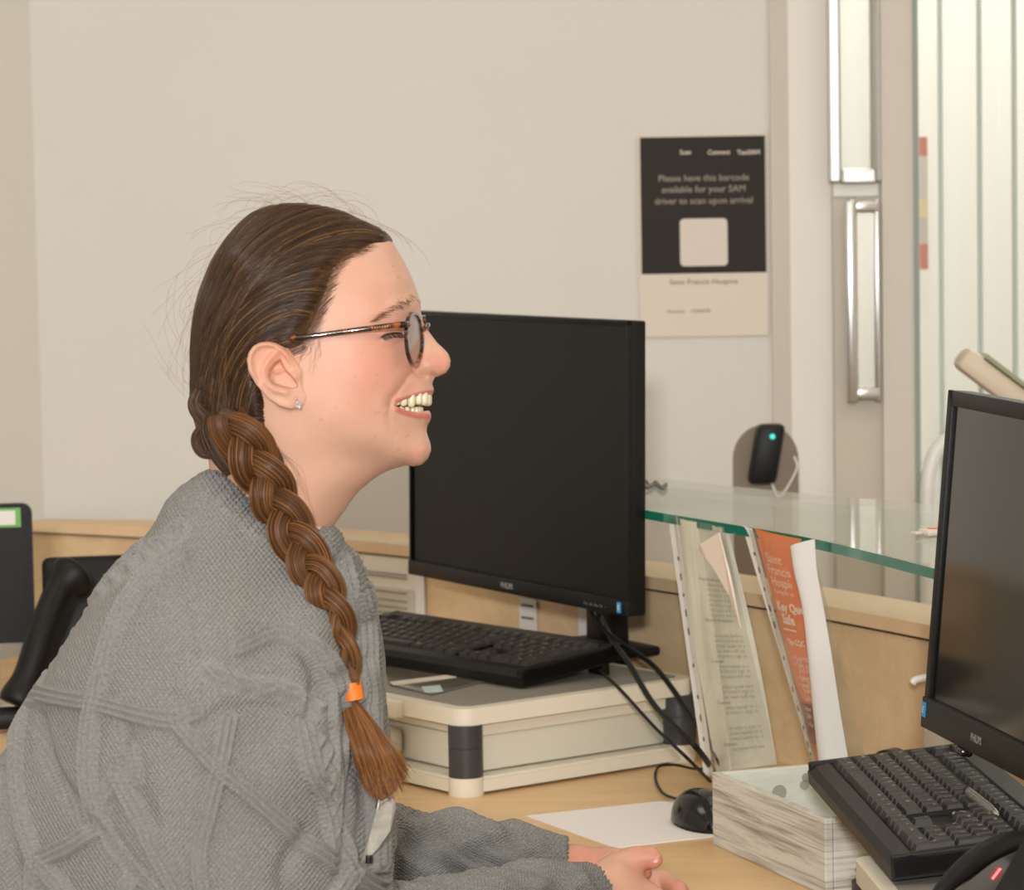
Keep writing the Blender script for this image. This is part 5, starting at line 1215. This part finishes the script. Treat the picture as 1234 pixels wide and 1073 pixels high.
def tubes(paths, rad, nseg=4, taper=True):
    """paths (m,k,3) world, returns verts, quads (vectorised)"""
    p = np.asarray(paths, float); m, k, _ = p.shape; T = np.gradient(p, axis=1); T /= np.linalg.norm(T, axis=2, keepdims=True)+1e-12
    ref = np.array(_F); N = np.cross(T, ref); N /= np.linalg.norm(N, axis=2, keepdims=True)+1e-9; Bn = np.cross(T, N)
    r = np.broadcast_to(np.asarray(rad, float).reshape(-1, 1), (m, k)).copy()
    if taper: r *= np.clip(np.minimum(np.linspace(0, 1, k)*6+.35, (1-np.linspace(0, 1, k))*6+.35), 0, 1)
    a = np.linspace(0, 2*np.pi, nseg, endpoint=False)
    v = p[:, :, None]+r[:, :, None, None]*(np.cos(a)[:, None]*N[:, :, None]+np.sin(a)[:, None]*Bn[:, :, None])
    idx = np.arange(m*k*nseg).reshape(m, k, nseg); A_ = idx[:, :-1]; B_ = idx[:, 1:]
    q = np.stack([A_, np.roll(A_, -1, 2), np.roll(B_, -1, 2), B_], -1).reshape(-1, 4)
    return v.reshape(-1, 3), q
def bez(p, t): 
    p0, p1, p2, p3 = [np.asarray(q)[..., None, :] for q in p]; t = t[:, None]; return p0*(1-t)**3+3*p1*t*(1-t)**2+3*p2*t*t*(1-t)+p3*t**3
NS, KS = 3600, 22
tt = np.linspace(0, 1, KS)
def sample(poly, u):
    p = np.asarray(poly, float); s = np.r_[0, np.cumsum(np.linalg.norm(np.diff(p, axis=0), axis=1))]; s /= s[-1]; return np.stack([np.interp(u, s, p[:, i]) for i in range(p.shape[1])], -1)
u = rng.random(NS); s0 = sample([(474, 290), (471, 296), (456, 296), (440, 306), (424, 317), (414, 331), (408, 351), (400, 374), (393, 391), (386, 406), (378, 419), (362, 422), (340, 421)], u)
e0 = sample([(231, 478), (238, 500), (262, 510), (290, 512), (308, 512), (325, 505)], np.clip(u*.93+rng.normal(0, .05, NS), 0, 1))
c1 = sample([(420, 268), (395, 282), (372, 316), (352, 352), (345, 380), (350, 398), (345, 415), (325, 425)], np.clip(u+rng.normal(0, .02, NS), 0, 1))
c2 = sample([(225, 330), (232, 380), (252, 410), (272, 440), (290, 460), (302, 470), (322, 462)], np.clip(u+rng.normal(0, .03, NS), 0, 1))
fam1 = bez((s0, c1, c2, e0), tt)
N2 = 2600; u = rng.random(N2); s0 = sample([(472, 287), (452, 273), (420, 259), (379, 249), (340, 248), (303, 259)], u)
e0 = sample([(290, 508), (258, 505), (240, 500), (232, 485), (230, 465)], np.clip(u+rng.normal(0, .06, N2), 0, 1))
c1 = sample([(400, 262), (380, 262), (345, 262), (310, 262), (285, 278), (262, 300)], u); c2 = sample([(262, 350), (250, 360), (240, 360), (236, 365), (234, 380), (229, 400)], np.clip(u+rng.normal(0, .03, N2), 0, 1))
fam2 = bez((s0, c1, c2, e0), tt)
N3 = 500; u = rng.random(N3); s0 = sample([(330, 468), (336, 490), (335, 515), (328, 535)], u); e0 = sample([(295, 512), (285, 520), (290, 530)], u)
fam3 = bez((s0, s0+np.array((-8, -6)), e0+np.array((14, -12)), e0), tt)
allc = np.vstack([fam1, fam2, fam3]); nA = len(allc)
allc = allc+(np.sin(tt*np.pi)[None, :, None])*rng.normal(0, 2.2, (nA, 1, 2))
sgn = np.where(rng.random(nA) < .70, -1.0, 1.0)
# surface lookup grid
from_x, from_z = hx, hz; wl = hair_w(A2, C2); wl = np.where(so > 0, wl, 0)
sgrid = so
def lookup(gr, x, z):
    fx = np.clip((x-from_x[0])/2.0, 0, len(from_x)-1.001); fz = np.clip((z-from_z[0])/2.0, 0, len(from_z)-1.001); i, j = fx.astype(int), fz.astype(int); a, b_ = fx-i, fz-j
    return gr[i, j]*(1-a)*(1-b_)+gr[i+1, j]*a*(1-b_)+gr[i, j+1]*(1-a)*b_+gr[i+1, j+1]*a*b_
wy = np.maximum(lookup(np.maximum(wl, 0), allc[..., 0], allc[..., 1]), 0)+rng.uniform(.2, 1.9, (nA, 1))
wy = np.where(np.arange(KS)[None] < 2, wy-1.5*(2-np.arange(KS)[None])/2, wy)
P3 = np.stack([allc[..., 0], sgn[:, None]*wy, allc[..., 1]], -1)
clump = .5+.5*np.sin(P3[:, 8, 0]*.33+P3[:, 8, 2]*.41)*np.sin(P3[:, 8, 2]*.13+1)
tint = np.clip(.03+.32*clump*rng.random(nA)**1.5+.75*(rng.random(nA) < .09)*rng.random(nA), 0, 1)
P3[:, :, 1] -= (P3[:, :, 1] > 0)*-.0+np.sign(-P3[:, :, 1])*(np.sin(P3[:, :, 0]*.21+P3[:, :, 2]*.17+nA%7)*.8+rng.normal(0, .5, (nA, 1)))
hvv, hqq = tubes(HW(P3), rng.uniform(.00016, .00042, nA))
tag(pchild('hair_strands', hvv, hqq, M['hair'], tint=np.repeat(tint, KS*4)[:, None]*np.ones((1, 3)), parent=hair), kind='stuff')

# ---- depth lookup on what is already built, for things lying on her
from mathutils.bvhtree import BVHTree
vis = BVHTree.FromPolygons([tuple(p) for p in tw[:, :3]], [tuple(q) for q in tq[:, :]][::1], all_triangles=False)
visb = BVHTree.FromPolygons([tuple(p) for p in hv_w], [tuple(q) for q in hq], all_triangles=False)
def hit(px, py, dflt=2.65):
    r = ray(px, py); L = np.linalg.norm(r); best = dflt*10
    for tr in (vis, visb):
        h_ = tr.ray_cast(Vector(CAM), Vector(r/L))
        if h_[0] is not None: best = min(best, h_[3]/L)
    return best if best < dflt*5 else dflt
def bundle_paths(cen, ra, rb, n, k, jitter=.1, frame=None, spread=1.0):
    """n strands filling an elliptical bundle around the centre line (world), surface weighted"""
    cen = np.asarray(cen); m = len(cen); T = np.gradient(cen, axis=0); T /= np.linalg.norm(T, axis=1)[:, None]; dn = -_F
    N = dn[None]-T*(T@dn)[:, None]; N /= np.linalg.norm(N, axis=1)[:, None]; Bn = np.cross(T, N)
    a = rng.uniform(0, 2*np.pi, n); r = np.sqrt(rng.uniform(.5, 1.0, n)); tw_ = rng.normal(0, .3, n)
    ang_ = a[:, None]+tw_[:, None]*np.linspace(-1, 1, m)[None]; ra = np.broadcast_to(ra, (m,)); rb = np.broadcast_to(rb, (m,))
    return cen[None]+(r[:, None]*np.cos(ang_)*ra[None])[..., None]*Bn[None]+(r[:, None]*np.sin(ang_)*rb[None])[..., None]*N[None]
def core_tube(cen, ra, rb, nseg=14):
    cen = np.asarray(cen); m = len(cen); T = np.gradient(cen, axis=0); T /= np.linalg.norm(T, axis=1)[:, None]; dn = -_F
    N = dn[None]-T*(T@dn)[:, None]; N /= np.linalg.norm(N, axis=1)[:, None]; Bn = np.cross(T, N); a = np.linspace(0, 2*np.pi, nseg, endpoint=False)
    ra = np.broadcast_to(ra, (m,)); rb = np.broadcast_to(rb, (m,))
    v = cen[:, None]+(ra[:, None]*np.cos(a)[None])[..., None]*Bn[:, None]+(rb[:, None]*np.sin(a)[None])[..., None]*N[:, None]
    idx = np.arange(m*nseg).reshape(m, nseg); A_, B_ = idx[:-1], idx[1:]; return v.reshape(-1, 3), np.stack([A_, np.roll(A_, -1, 1), np.roll(B_, -1, 1), B_], -1).reshape(-1, 4)
bl_ = smooth_path([(272, 500, 0), (292, 530, 0), (314, 568, 0), (334, 606, 0), (352, 642, 0), (371, 676, 0), (388, 708, 0), (405, 745, 0), (417, 790, 0), (424, 832, 0)], 150)[:, :2]
dep = np.array([(min(hit(px+dx_, py) for dx_ in (-10, 0, 10)) if py < 700 else hit(px+6, py)-.003) for px, py in bl_])
dep = np.convolve(np.r_[[dep[0]]*12, dep, [dep[-1]]*12], np.ones(25)/25, 'valid'); ss = np.linspace(0, 1, 150)
hwid = np.interp(ss, [0, .12, .5, .68, .8, 1], [27, 32, 29, 26, 21, 12])/1450
bc = np.array([P(px, py, d_) for (px, py), d_ in zip(bl_, dep-hwid*.62)])
arc = np.r_[0, np.cumsum(np.linalg.norm(np.diff(bc, axis=0), axis=1))]
T = np.gradient(bc, axis=0); T /= np.linalg.norm(T, axis=1)[:, None]; Nn = -_F[None]-T*(T@(-_F))[:, None]; Nn /= np.linalg.norm(Nn, axis=1)[:, None]; Bb = np.cross(T, Nn)
braid = None; lam = np.interp(ss, [0, .7, 1], [.108, .098, .09]); phs = np.r_[0, np.cumsum(np.diff(arc)/lam[1:])]*2*np.pi
V_, Q_, T_ = [], [], []; n0 = 0
braid = pchild('braid', *core_tube(bc, hwid*.55, hwid*.3), M['hair'], 'thick plait of brown hair over the shoulder', tint=np.full((150*14, 3), .05))
for k in range(3):
    ph_ = phs+2*np.pi*k/3+.6; cen = bc+(hwid*.56*np.sin(ph_))[:, None]*Bb+(hwid*.36*np.sin(2*ph_))[:, None]*Nn
    cen = smooth_path(cen[::3], 110); sw = np.interp(np.linspace(0, 1, 110), ss, hwid)
    v, q = core_tube(cen, sw*.44, sw*.40); st_ = bundle_paths(cen, sw*.48, sw*.44, 330, 110); m_ = len(st_)
    v2, q2 = tubes(st_, rng.uniform(.00022, .0004, m_), 3)
    o = pchild('braid_strand', np.vstack([v, v2]), np.vstack([q, q2+len(v)]), M['hair_warm'], parent=braid, tint=np.r_[np.full(len(v), .08), np.repeat(np.clip(.12+.75*rng.random(m_)**2, 0, 1), 110*3)][:, None]*np.ones((1, 3)))
# knot above the plait: rolls of hair gathered at the nape
rolls = [([(250, 470), (245, 488), (256, 503), (274, 508), (300, 510), (322, 522)], -56, 12, 260), ([(322, 470), (312, 498), (292, 512), (276, 522)], -84, 12, 160),
         ([(300, 508), (268, 510), (250, 520), (245, 532), (252, 545), (270, 546), (282, 540)], -48, 8, 220), ([(266, 500), (266, 520), (276, 545), (290, 570)], -70, 14, 160), ([(308, 512), (330, 522), (345, 545), (352, 566)], -80, 8, 90)]
V_, Q_, T_ = [], [], []; n0 = 0
for p, yy, rr_, n_ in rolls:
    cen = HW(np.array([(a, yy, b_) for a, b_ in smooth_path([(*q, 0) for q in p], 34)[:, :2]])); en = np.sin(np.linspace(.25, np.pi-.25, 34))**.5*rr_/1434
    v, q = core_tube(cen, en*.85, en*.85); st_ = bundle_paths(cen, en, en, n_, 34); v2, q2 = tubes(st_, rng.uniform(.00022, .0004, n_), 3)
    for a_, b_, c_ in ((v, q, np.full(len(v), .1)), (v2, q2, np.repeat(np.clip(.1+.35*rng.random(n_)**2, 0, 1), 34*3))): V_.append(a_); Q_.append(b_+n0); T_.append(c_); n0 += len(a_)
pchild('nape_knot', np.vstack(V_), np.vstack(Q_), M['hair'], parent=hair, tint=np.concatenate(T_)[:, None]*np.ones((1, 3)))
# tail below the tie
nt_ = 1500; u = rng.random(nt_); v_ = rng.random(nt_)
st = np.array([(413, 842), (428, 842)]); s0 = st[0]+(st[1]-st[0])*u[:, None]
end = sample([(438, 940), (450, 962), (466, 966), (481, 954), (492, 936)], np.clip(u+rng.normal(0, .07, nt_), 0, 1))+rng.normal(0, 3.5, (nt_, 2))-np.abs(rng.normal(0, 1, (nt_, 1)))*np.array((4, 13)); mid1 = sample([(412, 874), (452, 866)], u); mid2 = sample([(426, 912), (474, 902)], np.clip(u+rng.normal(0, .05, nt_), 0, 1))
kk2 = 20; pth = bez((s0, mid1, mid2, end), np.linspace(0, 1, kk2)*(.8+.2*1))
dt0 = dep[-1]; dg_ = np.array([[hit(px, py, dt0) for px in (425, 440, 455)] for py in (850, 880, 910, 940, 965)]).min(1)
dt = np.interp(pth[..., 1], (850, 880, 910, 940, 965), np.minimum(dg_, dt0+.03)); dt = np.minimum(dt, dt0+.02)-.006-.016*v_[:, None]*np.sin(np.linspace(.3, np.pi*.8, kk2))[None]
W3 = CAM+_F*dt[..., None]+_R*((pth[..., 0]-617)/FPX*dt)[..., None]+_U*((536.5-pth[..., 1])/FPX*dt)[..., None]
v, q = tubes(W3, rng.uniform(.0002, .0004, nt_), 3)
tail = pchild('braid_tail', v, q, M['hair_warm'], 'loose brush-like end of the plait', tint=np.repeat(np.clip(.2+.6*rng.random(nt_), 0, 1), kk2*3)[:, None]*np.ones((1, 3)))
tc_ = [bc[-1]-T[-1]*.006, bc[-1]+T[-1]*.008]; M['orange_tie'] = mat('orange_hair_tie', (235, 120, 30), .5)
v, q = core_tube(np.array([tc_[0]+(tc_[1]-tc_[0])*t_v for t_v in np.linspace(0, 1, 5)]), hwid[-1]*1.05, hwid[-1]*1.0, 18); pchild('hair_tie', v, q, M['orange_tie'], 'orange hair tie')
# flyaway hairs
nf = 170; pth = []
for i in range(nf):
    r_ = rng.random()
    if r_ < .72:
        u = rng.random(); s = sample(outl[2:20], np.array([u]))[0]; out_ = s-np.array((345, 400)); out_ /= np.linalg.norm(out_); tg = np.array((-out_[1], out_[0]))*(-1)
        L = rng.uniform(25, 110)*rng.choice((1, 1, -1)); s = s-out_*3; q_ = [s, s+tg*L*.3+out_*rng.uniform(0, 22), s+tg*L*.8+out_*rng.uniform(0, 30), s+tg*L+out_*rng.uniform(-12, 12)]
    elif r_ < .84:
        s = np.array((rng.uniform(322, 340), rng.uniform(520, 550))); e_ = np.array((rng.uniform(355, 385), rng.uniform(570, 650))); q_ = [s, s+np.array((14, rng.uniform(0, 10))), e_+np.array((4, -30)), e_]
    else:
        s = np.array((rng.uniform(378, 400), rng.uniform(395, 424))); e_ = s+np.array((rng.uniform(-14, 4), rng.uniform(14, 40))); q_ = [s, s+np.array((2, 8)), e_+np.array((4, -8)), e_]
    dp = -100 if r_ >= .84 else (-84 if r_ >= .72 else rng.uniform(-30, 30))
    c_ = bez([np.array(a) for a in q_], tt); pth.append(np.stack([c_[:, 0], np.full(KS, dp) if r_ < .72 else -(np.sqrt(np.maximum(Qh(c_[:, 0], c_[:, 1])*1000, 0))+2), c_[:, 1]], -1))
v, q = tubes(HW(np.array(pth)), np.full(nf, .000075), 3); tag(pchild('flyaway_hairs', v, q, M['hair_warm'], parent=hair, tint=np.full((len(v), 3), .5)), kind='stuff')
# temple wisps lying over the hairline, brows and lashes
def on_face(p2, lift=1.0):
    p2 = np.asarray(p2, float); w_ = np.sqrt(np.maximum(Qh(p2[..., 0], p2[..., 1])*1000, 0)); return np.stack([p2[..., 0], -(w_+lift), p2[..., 1]], -1)
nw = 620; u = rng.random(nw); s0 = sample([(462, 297), (444, 308), (428, 319), (419, 334), (414, 352), (406, 375), (400, 392), (392, 404), (388, 414), (380, 424)], u)+rng.normal(0, 3.5, (nw, 2)); dr_ = sample([(-30, -2), (-30, 4), (-26, 18), (-20, 24), (-26, 20), (-28, 14), (-24, 10)], u)
pth = bez((s0, s0+dr_*.33, s0+dr_*.66+rng.normal(0, 1.5, (nw, 2)), s0+dr_), np.linspace(0, 1, 9)); wl2 = np.maximum(np.sqrt(np.maximum(Qh(pth[..., 0], pth[..., 1])*1000, 0)), np.maximum(lookup(np.maximum(wl, 0), pth[..., 0], pth[..., 1]), 0)); pp3 = np.stack([pth[..., 0], -(wl2+.8), pth[..., 1]], -1)
v, q = tubes(HW(pp3), rng.uniform(.00006, .00013, nw), 3); tag(pchild('hairline_wisps', v, q, M['hair'], parent=hair, tint=np.full((len(v), 3), .35)), kind='stuff')
nb2 = 260; u = rng.random(nb2); c0 = sample([(464, 390), (474, 383), (486, 376), (497, 369), (504, 364)], u)+rng.normal(0, 1, (nb2, 2))*np.interp(u, [0, .5, 1], [1.0, 2.6, 3.0])[:, None]; dr_ = sample([(-6, 2.6), (-6, 1.6), (-5, -.6), (-3, -3.5)], u)
pth = np.stack([c0, c0+dr_*.5, c0+dr_], 1); pth = pth[:, [0, 0, 1, 2]]+np.linspace(0, 1, 4)[None, :, None]*0
v, q = tubes(HW(on_face(pth, .6)), np.full(nb2, .00009), 3, False); eb = tag(pchild('eyebrow', v, q, M['hair'], 'brown eyebrow', tint=np.full((len(v), 3), .75)))
pf = on_face(pth, .6); pf[..., 1] *= -1; v, q = tubes(HW(pf), np.full(nb2, .00009), 3, False); pchild('eyebrow', v, q, M['hair'], tint=np.full((len(v), 3), .5))
nl = 34; u = np.linspace(0, 1, nl); c0 = sample([(470, 409), (476, 405.5), (484, 403.6), (491, 403.4)], u); e_ = c0+sample([(5, 4), (6, 6), (5, 6)], u)+rng.normal(0, .6, (nl, 2))
l3 = np.stack([on_face(c0, .2), on_face((c0+e_)/2, 2.2)+np.array((0, 0, .8)), on_face(e_, 5)], 1); v, q = tubes(HW(l3), np.full(nl, .0002), 3, False); pchild('eyelashes', v, q, M['black'])
nl_ = smooth_path([(*a, 0) for a in [(469, 410), (475, 406), (483, 404), (491, 403.6)]], 12)[:, :2]; v, q = tubes(HW(on_face(nl_, -.2))[None], [.0007], 6); pchild('eyelid_line', v, q, M['hair'], tint=np.full((len(v), 3), .1))

# ---- teeth
M['tooth'] = mat('tooth', (220, 204, 170), .25, coat=.3); M['mouth'] = mat('mouth_inside', (96, 40, 38), .5)
def arch(px): return px
M['pearl'] = M['tooth']
upper = [(-5.5, 518.5, 477, 489.5, 5.8), (-16, 516.5, 477, 488.8, 5.6), (-25, 511, 477.8, 488.2, 5.2), (-34, 503.5, 479, 491.2, 5.4), (-41, 495, 481, 490.2, 5.0), (-46, 488, 483, 489.2, 3.8)]
lower = [(-4, 511, 491, 497, 3.0), (-10, 510, 491.2, 497.5, 3.2), (-16.5, 507.5, 491, 497.5, 3.4), (-23, 503.5, 490.5, 497.5, 3.6), (-31, 498, 491, 496.5, 4.0), (-38, 492, 490.6, 495, 3.6)]
def tooth(cx_, cy_, z0, z1, r_, row):
    v, q = [], []; n, m = 10, 7
    for i in range(m+1):
        t = i/m; zc = z0-4+(z1-z0+4)*t if row else z0+(z1-z0+4)*t; rr_ = r_*(.9+.12*math.sin(math.pi*t))*(1 if 0 < i < m else .72)
        for j in range(n):
            a = 2*math.pi*j/n; v.append((cx_-3+rr_*.92*math.cos(a), cy_+rr_*math.sin(a)*.98, zc))
    for i in range(m):
        for j in range(n): q.append((i*n+j, i*n+(j+1) % n, (i+1)*n+(j+1) % n, (i+1)*n+j))
    q += [(m*n+j, m*n+j+1, m*n+(n-1-j)-0, m*n+(n-1-j)) for j in ()]
    c_ = len(v); v.append((cx_-3, cy_, v[-1][2]+.3)); q += [(m*n+j, m*n+(j+1) % n, c_, c_) for j in range(n)]
    c_ = len(v); v.append((cx_-3, cy_, v[0][2])); q += [(j, (j+1) % n, c_, c_) for j in range(n)]
    return v, q
def tooth_obj(a, row):
    for sg in (1, -1):
        v, q = tooth(a[1], a[0]*sg, a[2], a[3], a[4], row); vw = HW(np.array(v))-base
        me = bpy.data.meshes.new('tooth'); me.from_pydata([tuple(p) for p in vw], [], [tuple(dict.fromkeys(f_)) for f_ in q]); me.update(); link_mesh('tooth', me, M['tooth'], person, True)
for a in upper: tooth_obj(a, True)
for a in lower: tooth_obj(a, False)
v, q = core_tube(HW(np.array([(478, yy, 489) for yy in np.linspace(-44, 44, 9)])), .012, .009, 12); pchild('tongue', v, q, M['mouth'])

# ---- thumb nail
def nail(c, t_, up_, w_, l_):
    v = []; c = np.asarray(c); t_ = t_/np.linalg.norm(t_); up_ = up_-t_*(up_@t_); up_ /= np.linalg.norm(up_); s_ = np.cross(t_, up_)
    for i in range(7):
        for j in range(7):
            a = (j-3)/3; b_ = (i-3)/3; v.append(c+t_*l_*b_*(1-.12*a*a)+s_*w_*a*math.sqrt(max(0, 1-.25*b_*b_))-up_*(a*a*w_*.42+.10*l_*b_*b_))
    return v, [(i*7+j, i*7+j+1, (i+1)*7+j+1, (i+1)*7+j) for i in range(6) for j in range(6)]
M['nail'] = mat('nail', (212, 142, 124), .38)
a_, b_ = P(776, 1033, 3.016), P(792, 1036, 3.012)
v, q = nail(P(787.5, 1031.5, 3.0072), b_-a_, -_F*.75+_U*.7, .0062, .0056); pchild('thumb_nail', v, q, M['nail'])
# ---- earring
M['gem'] = mat('crystal', (225, 228, 228), .08, metal=.85)
er = None
for (ex, ez, r_) in ((373.3, 482.5, 1.5), (375.5, 487, 2.2), (378, 489.3, 2.2), (374.6, 491, 2.0), (377.6, 493, 1.9)):
    b = B(); bmesh.ops.create_icosphere(b.b, subdivisions=1, radius=r_*1.35/1434); c_ = HW(np.array((ex, -104.5, ez)))
    for q_ in b.b.verts: q_.co += Vector(c_)-Vector(base)
    if er is None: er = b.build('earring', M['gem'], person); er['label'] = 'small crystal drop earring'
    else: b.build('crystal', M['gem'], er)

# ---- glasses
def tort():
    m = mat('tortoiseshell', (120, 60, 20), .12, coat=.6); t = NT(m); tc = t.node('ShaderNodeTexCoord'); nz = t.node('ShaderNodeTexNoise', Scale=110.0, Detail=2.0); t.link(tc.outputs['Object'], nz.inputs['Vector'])
    rp = t.node('ShaderNodeValToRGB'); e = rp.color_ramp.elements; e[0].position = .52; e[0].color = (*s2l((34, 17, 10)), 1); e[1].position = .70; e[1].color = (*s2l((170, 88, 26)), 1); t.link(nz.outputs[0], rp.inputs[0]); t.link(rp.outputs[0], t.b.inputs['Base Color']); return m
M['tort'] = tort(); M['lens'] = glass_mat('lens', (240, 240, 238), .01, .97)
gl0 = HW(np.array((510, 0, 412.0))); gl = empty('glasses', tuple(gl0), 0, 'round tortoiseshell glasses worn by the woman', 'glasses')
def ring(sg):
    th = np.linspace(0, 2*np.pi, 49)[:-1]; y = -(46+31*np.cos(th)); z = 411+30.5*np.sin(th)-3*(np.cos(th) > 0)*np.cos(th); x = 511.5-11*((-y-15)/62)
    return np.stack([x, y*sg*1.0, z], -1), th
for sg in (1, -1):
    rg, th = ring(sg); n = len(rg); cen = rg.mean(0); v = []
    for k in range(n):
        o_ = rg[k]-cen; o_ /= np.linalg.norm(o_); wd = 1.9+1.0*max(0, math.cos(th[k]))
        for (r_, x_) in ((wd, 2.0), (wd, -2.6), (-1.3, -2.6), (-1.3, 2.0)): v.append(rg[k]+o_*r_+np.array((x_, 0, 0)))
    q = [(k*4+j, k*4+(j+1) % 4, ((k+1) % n)*4+(j+1) % 4, ((k+1) % n)*4+j) for k in range(n) for j in range(4)]
    raw('rim', HW(np.array(v)), q, M['tort'], gl, smooth=50, off=gl0)
    lv = np.vstack([rg, cen+np.array((1.5, 0, 0))]); lv2 = lv+np.array((-1.2, 0, 0)); K = n+1
    q = [(k, (k+1) % n, n) for k in range(n)]+[(K+(k+1) % n, K+k, K+n) for k in range(n)]+[(k, K+k, K+(k+1) % n, (k+1) % n) for k in range(n)]
    raw('lens', HW(np.vstack([lv, lv2])), q, M['lens'], gl, smooth=40, off=gl0)
    tpth = smooth_path([(502, -79, 394.5), (494, -86, 395), (470, -95, 398.3), (430, -101, 403.6), (390, -106.5, 409), (352, -109, 413.5), (332, -110, 424), (325, -108, 440), (322.5, -104, 461)], 44); tpth[:, 1] *= sg
    b = B(); v, f = tube_geo(HW(tpth), np.interp(np.linspace(0, 1, 44), [0, .12, .5, 1], [.0030, .0026, .0022, .0022]), 10); b.b.free(); raw('temple_arm', v, f, M['tort'], gl, smooth=True, off=gl0)
    b = B(); v, f = tube_geo(HW(np.array([(499, -83.5*sg, 395), (493, -86.5*sg, 395.3)])), .0028, 10); b.b.free(); raw('hinge', v, f, M['black_gloss'], gl, smooth=50, off=gl0)
    b = B(); bmesh.ops.create_icosphere(b.b, subdivisions=2, radius=.003); c_ = HW(np.array((508, -13.5*sg, 400)))-gl0
    for q_ in b.b.verts: q_.co = Vector((q_.co.x, q_.co.y*.6, q_.co.z*1.5))+Vector(c_)
    b.build('nose_pad', M['black_gloss'], gl, smooth=True)
v, f = tube_geo(HW(smooth_path([(512, -15, 399), (515.5, -7, 394), (516.5, 0, 392.5), (515.5, 7, 394), (512, 15, 399)], 16)), .0021, 10); raw('bridge', v, f, M['tort'], gl, smooth=True, off=gl0)
tx_ = []
lg = HW(smooth_path([(462+i*3.2, -100.3+.1*i, 399.2-.3*i) for i in range(7)], 14)); 
b = B()
for i in range(0, 13, 2): b.tube([lg[i], lg[i]+(lg[i+1]-lg[i])*.7], .0007, 6)
M['gold'] = mat('gold_print', (230, 205, 160), .3, metal=.6); b.build('gold_mark', M['gold'], gl, off=gl0)

# ---- name badge in a clear wallet hanging at her front
def chest(px, py, lift): return P(px, py, hit(px, py, 2.66)-lift)
bd_ = [(456, 968), (475, 956), (477, 975), (470, 1002), (455, 1024), (441, 1038), (436, 1036), (446, 1006)]
dd_ = min(hit(px, py, 2.66) for px, py in bd_)-.006
pts = [P(px, py, dd_+.0025*((i % 3)-1)) for i, (px, py) in enumerate(bd_)]; c_ = np.mean(pts, axis=0)
bgo = empty('name_badge', tuple(c_), 0, 'clear plastic badge wallet hanging at the front of the grey jumper', 'badge')
K = len(pts); v = pts+[p-_F*-.0012 for p in pts]; 
M['wallet'] = mat('wallet_film', (160, 154, 144), .12, coat=.5, noise=(60, .35))
raw('wallet', v, [tuple(range(K)), tuple(range(2*K-1, K-1, -1))]+[(i, (i+1) % K, K+(i+1) % K, K+i) for i in range(K)], M['wallet'], bgo, off=c_)
b = B(); b.tube([P(456, 970, dd_-.001), P(475, 958, dd_-.001)], .0016, 8); b.build('clear_fold', M['chrome'], bgo, off=c_)
b = B()
for k in range(4): b.tube([P(442+k*2.2, 1031, dd_-.0012), P(441.5+k*2.2, 1041, dd_-.0012)], .0004 if k % 2 else .0008, 5)
b.build('printed_bars', M['black'], bgo, off=c_)
b = B(); b.tube([P(457, 964, dd_-.001), P(455, 975, dd_-.001)], .0022, 10); b.build('metal_clip', M['chrome'], bgo, smooth=50, off=c_)
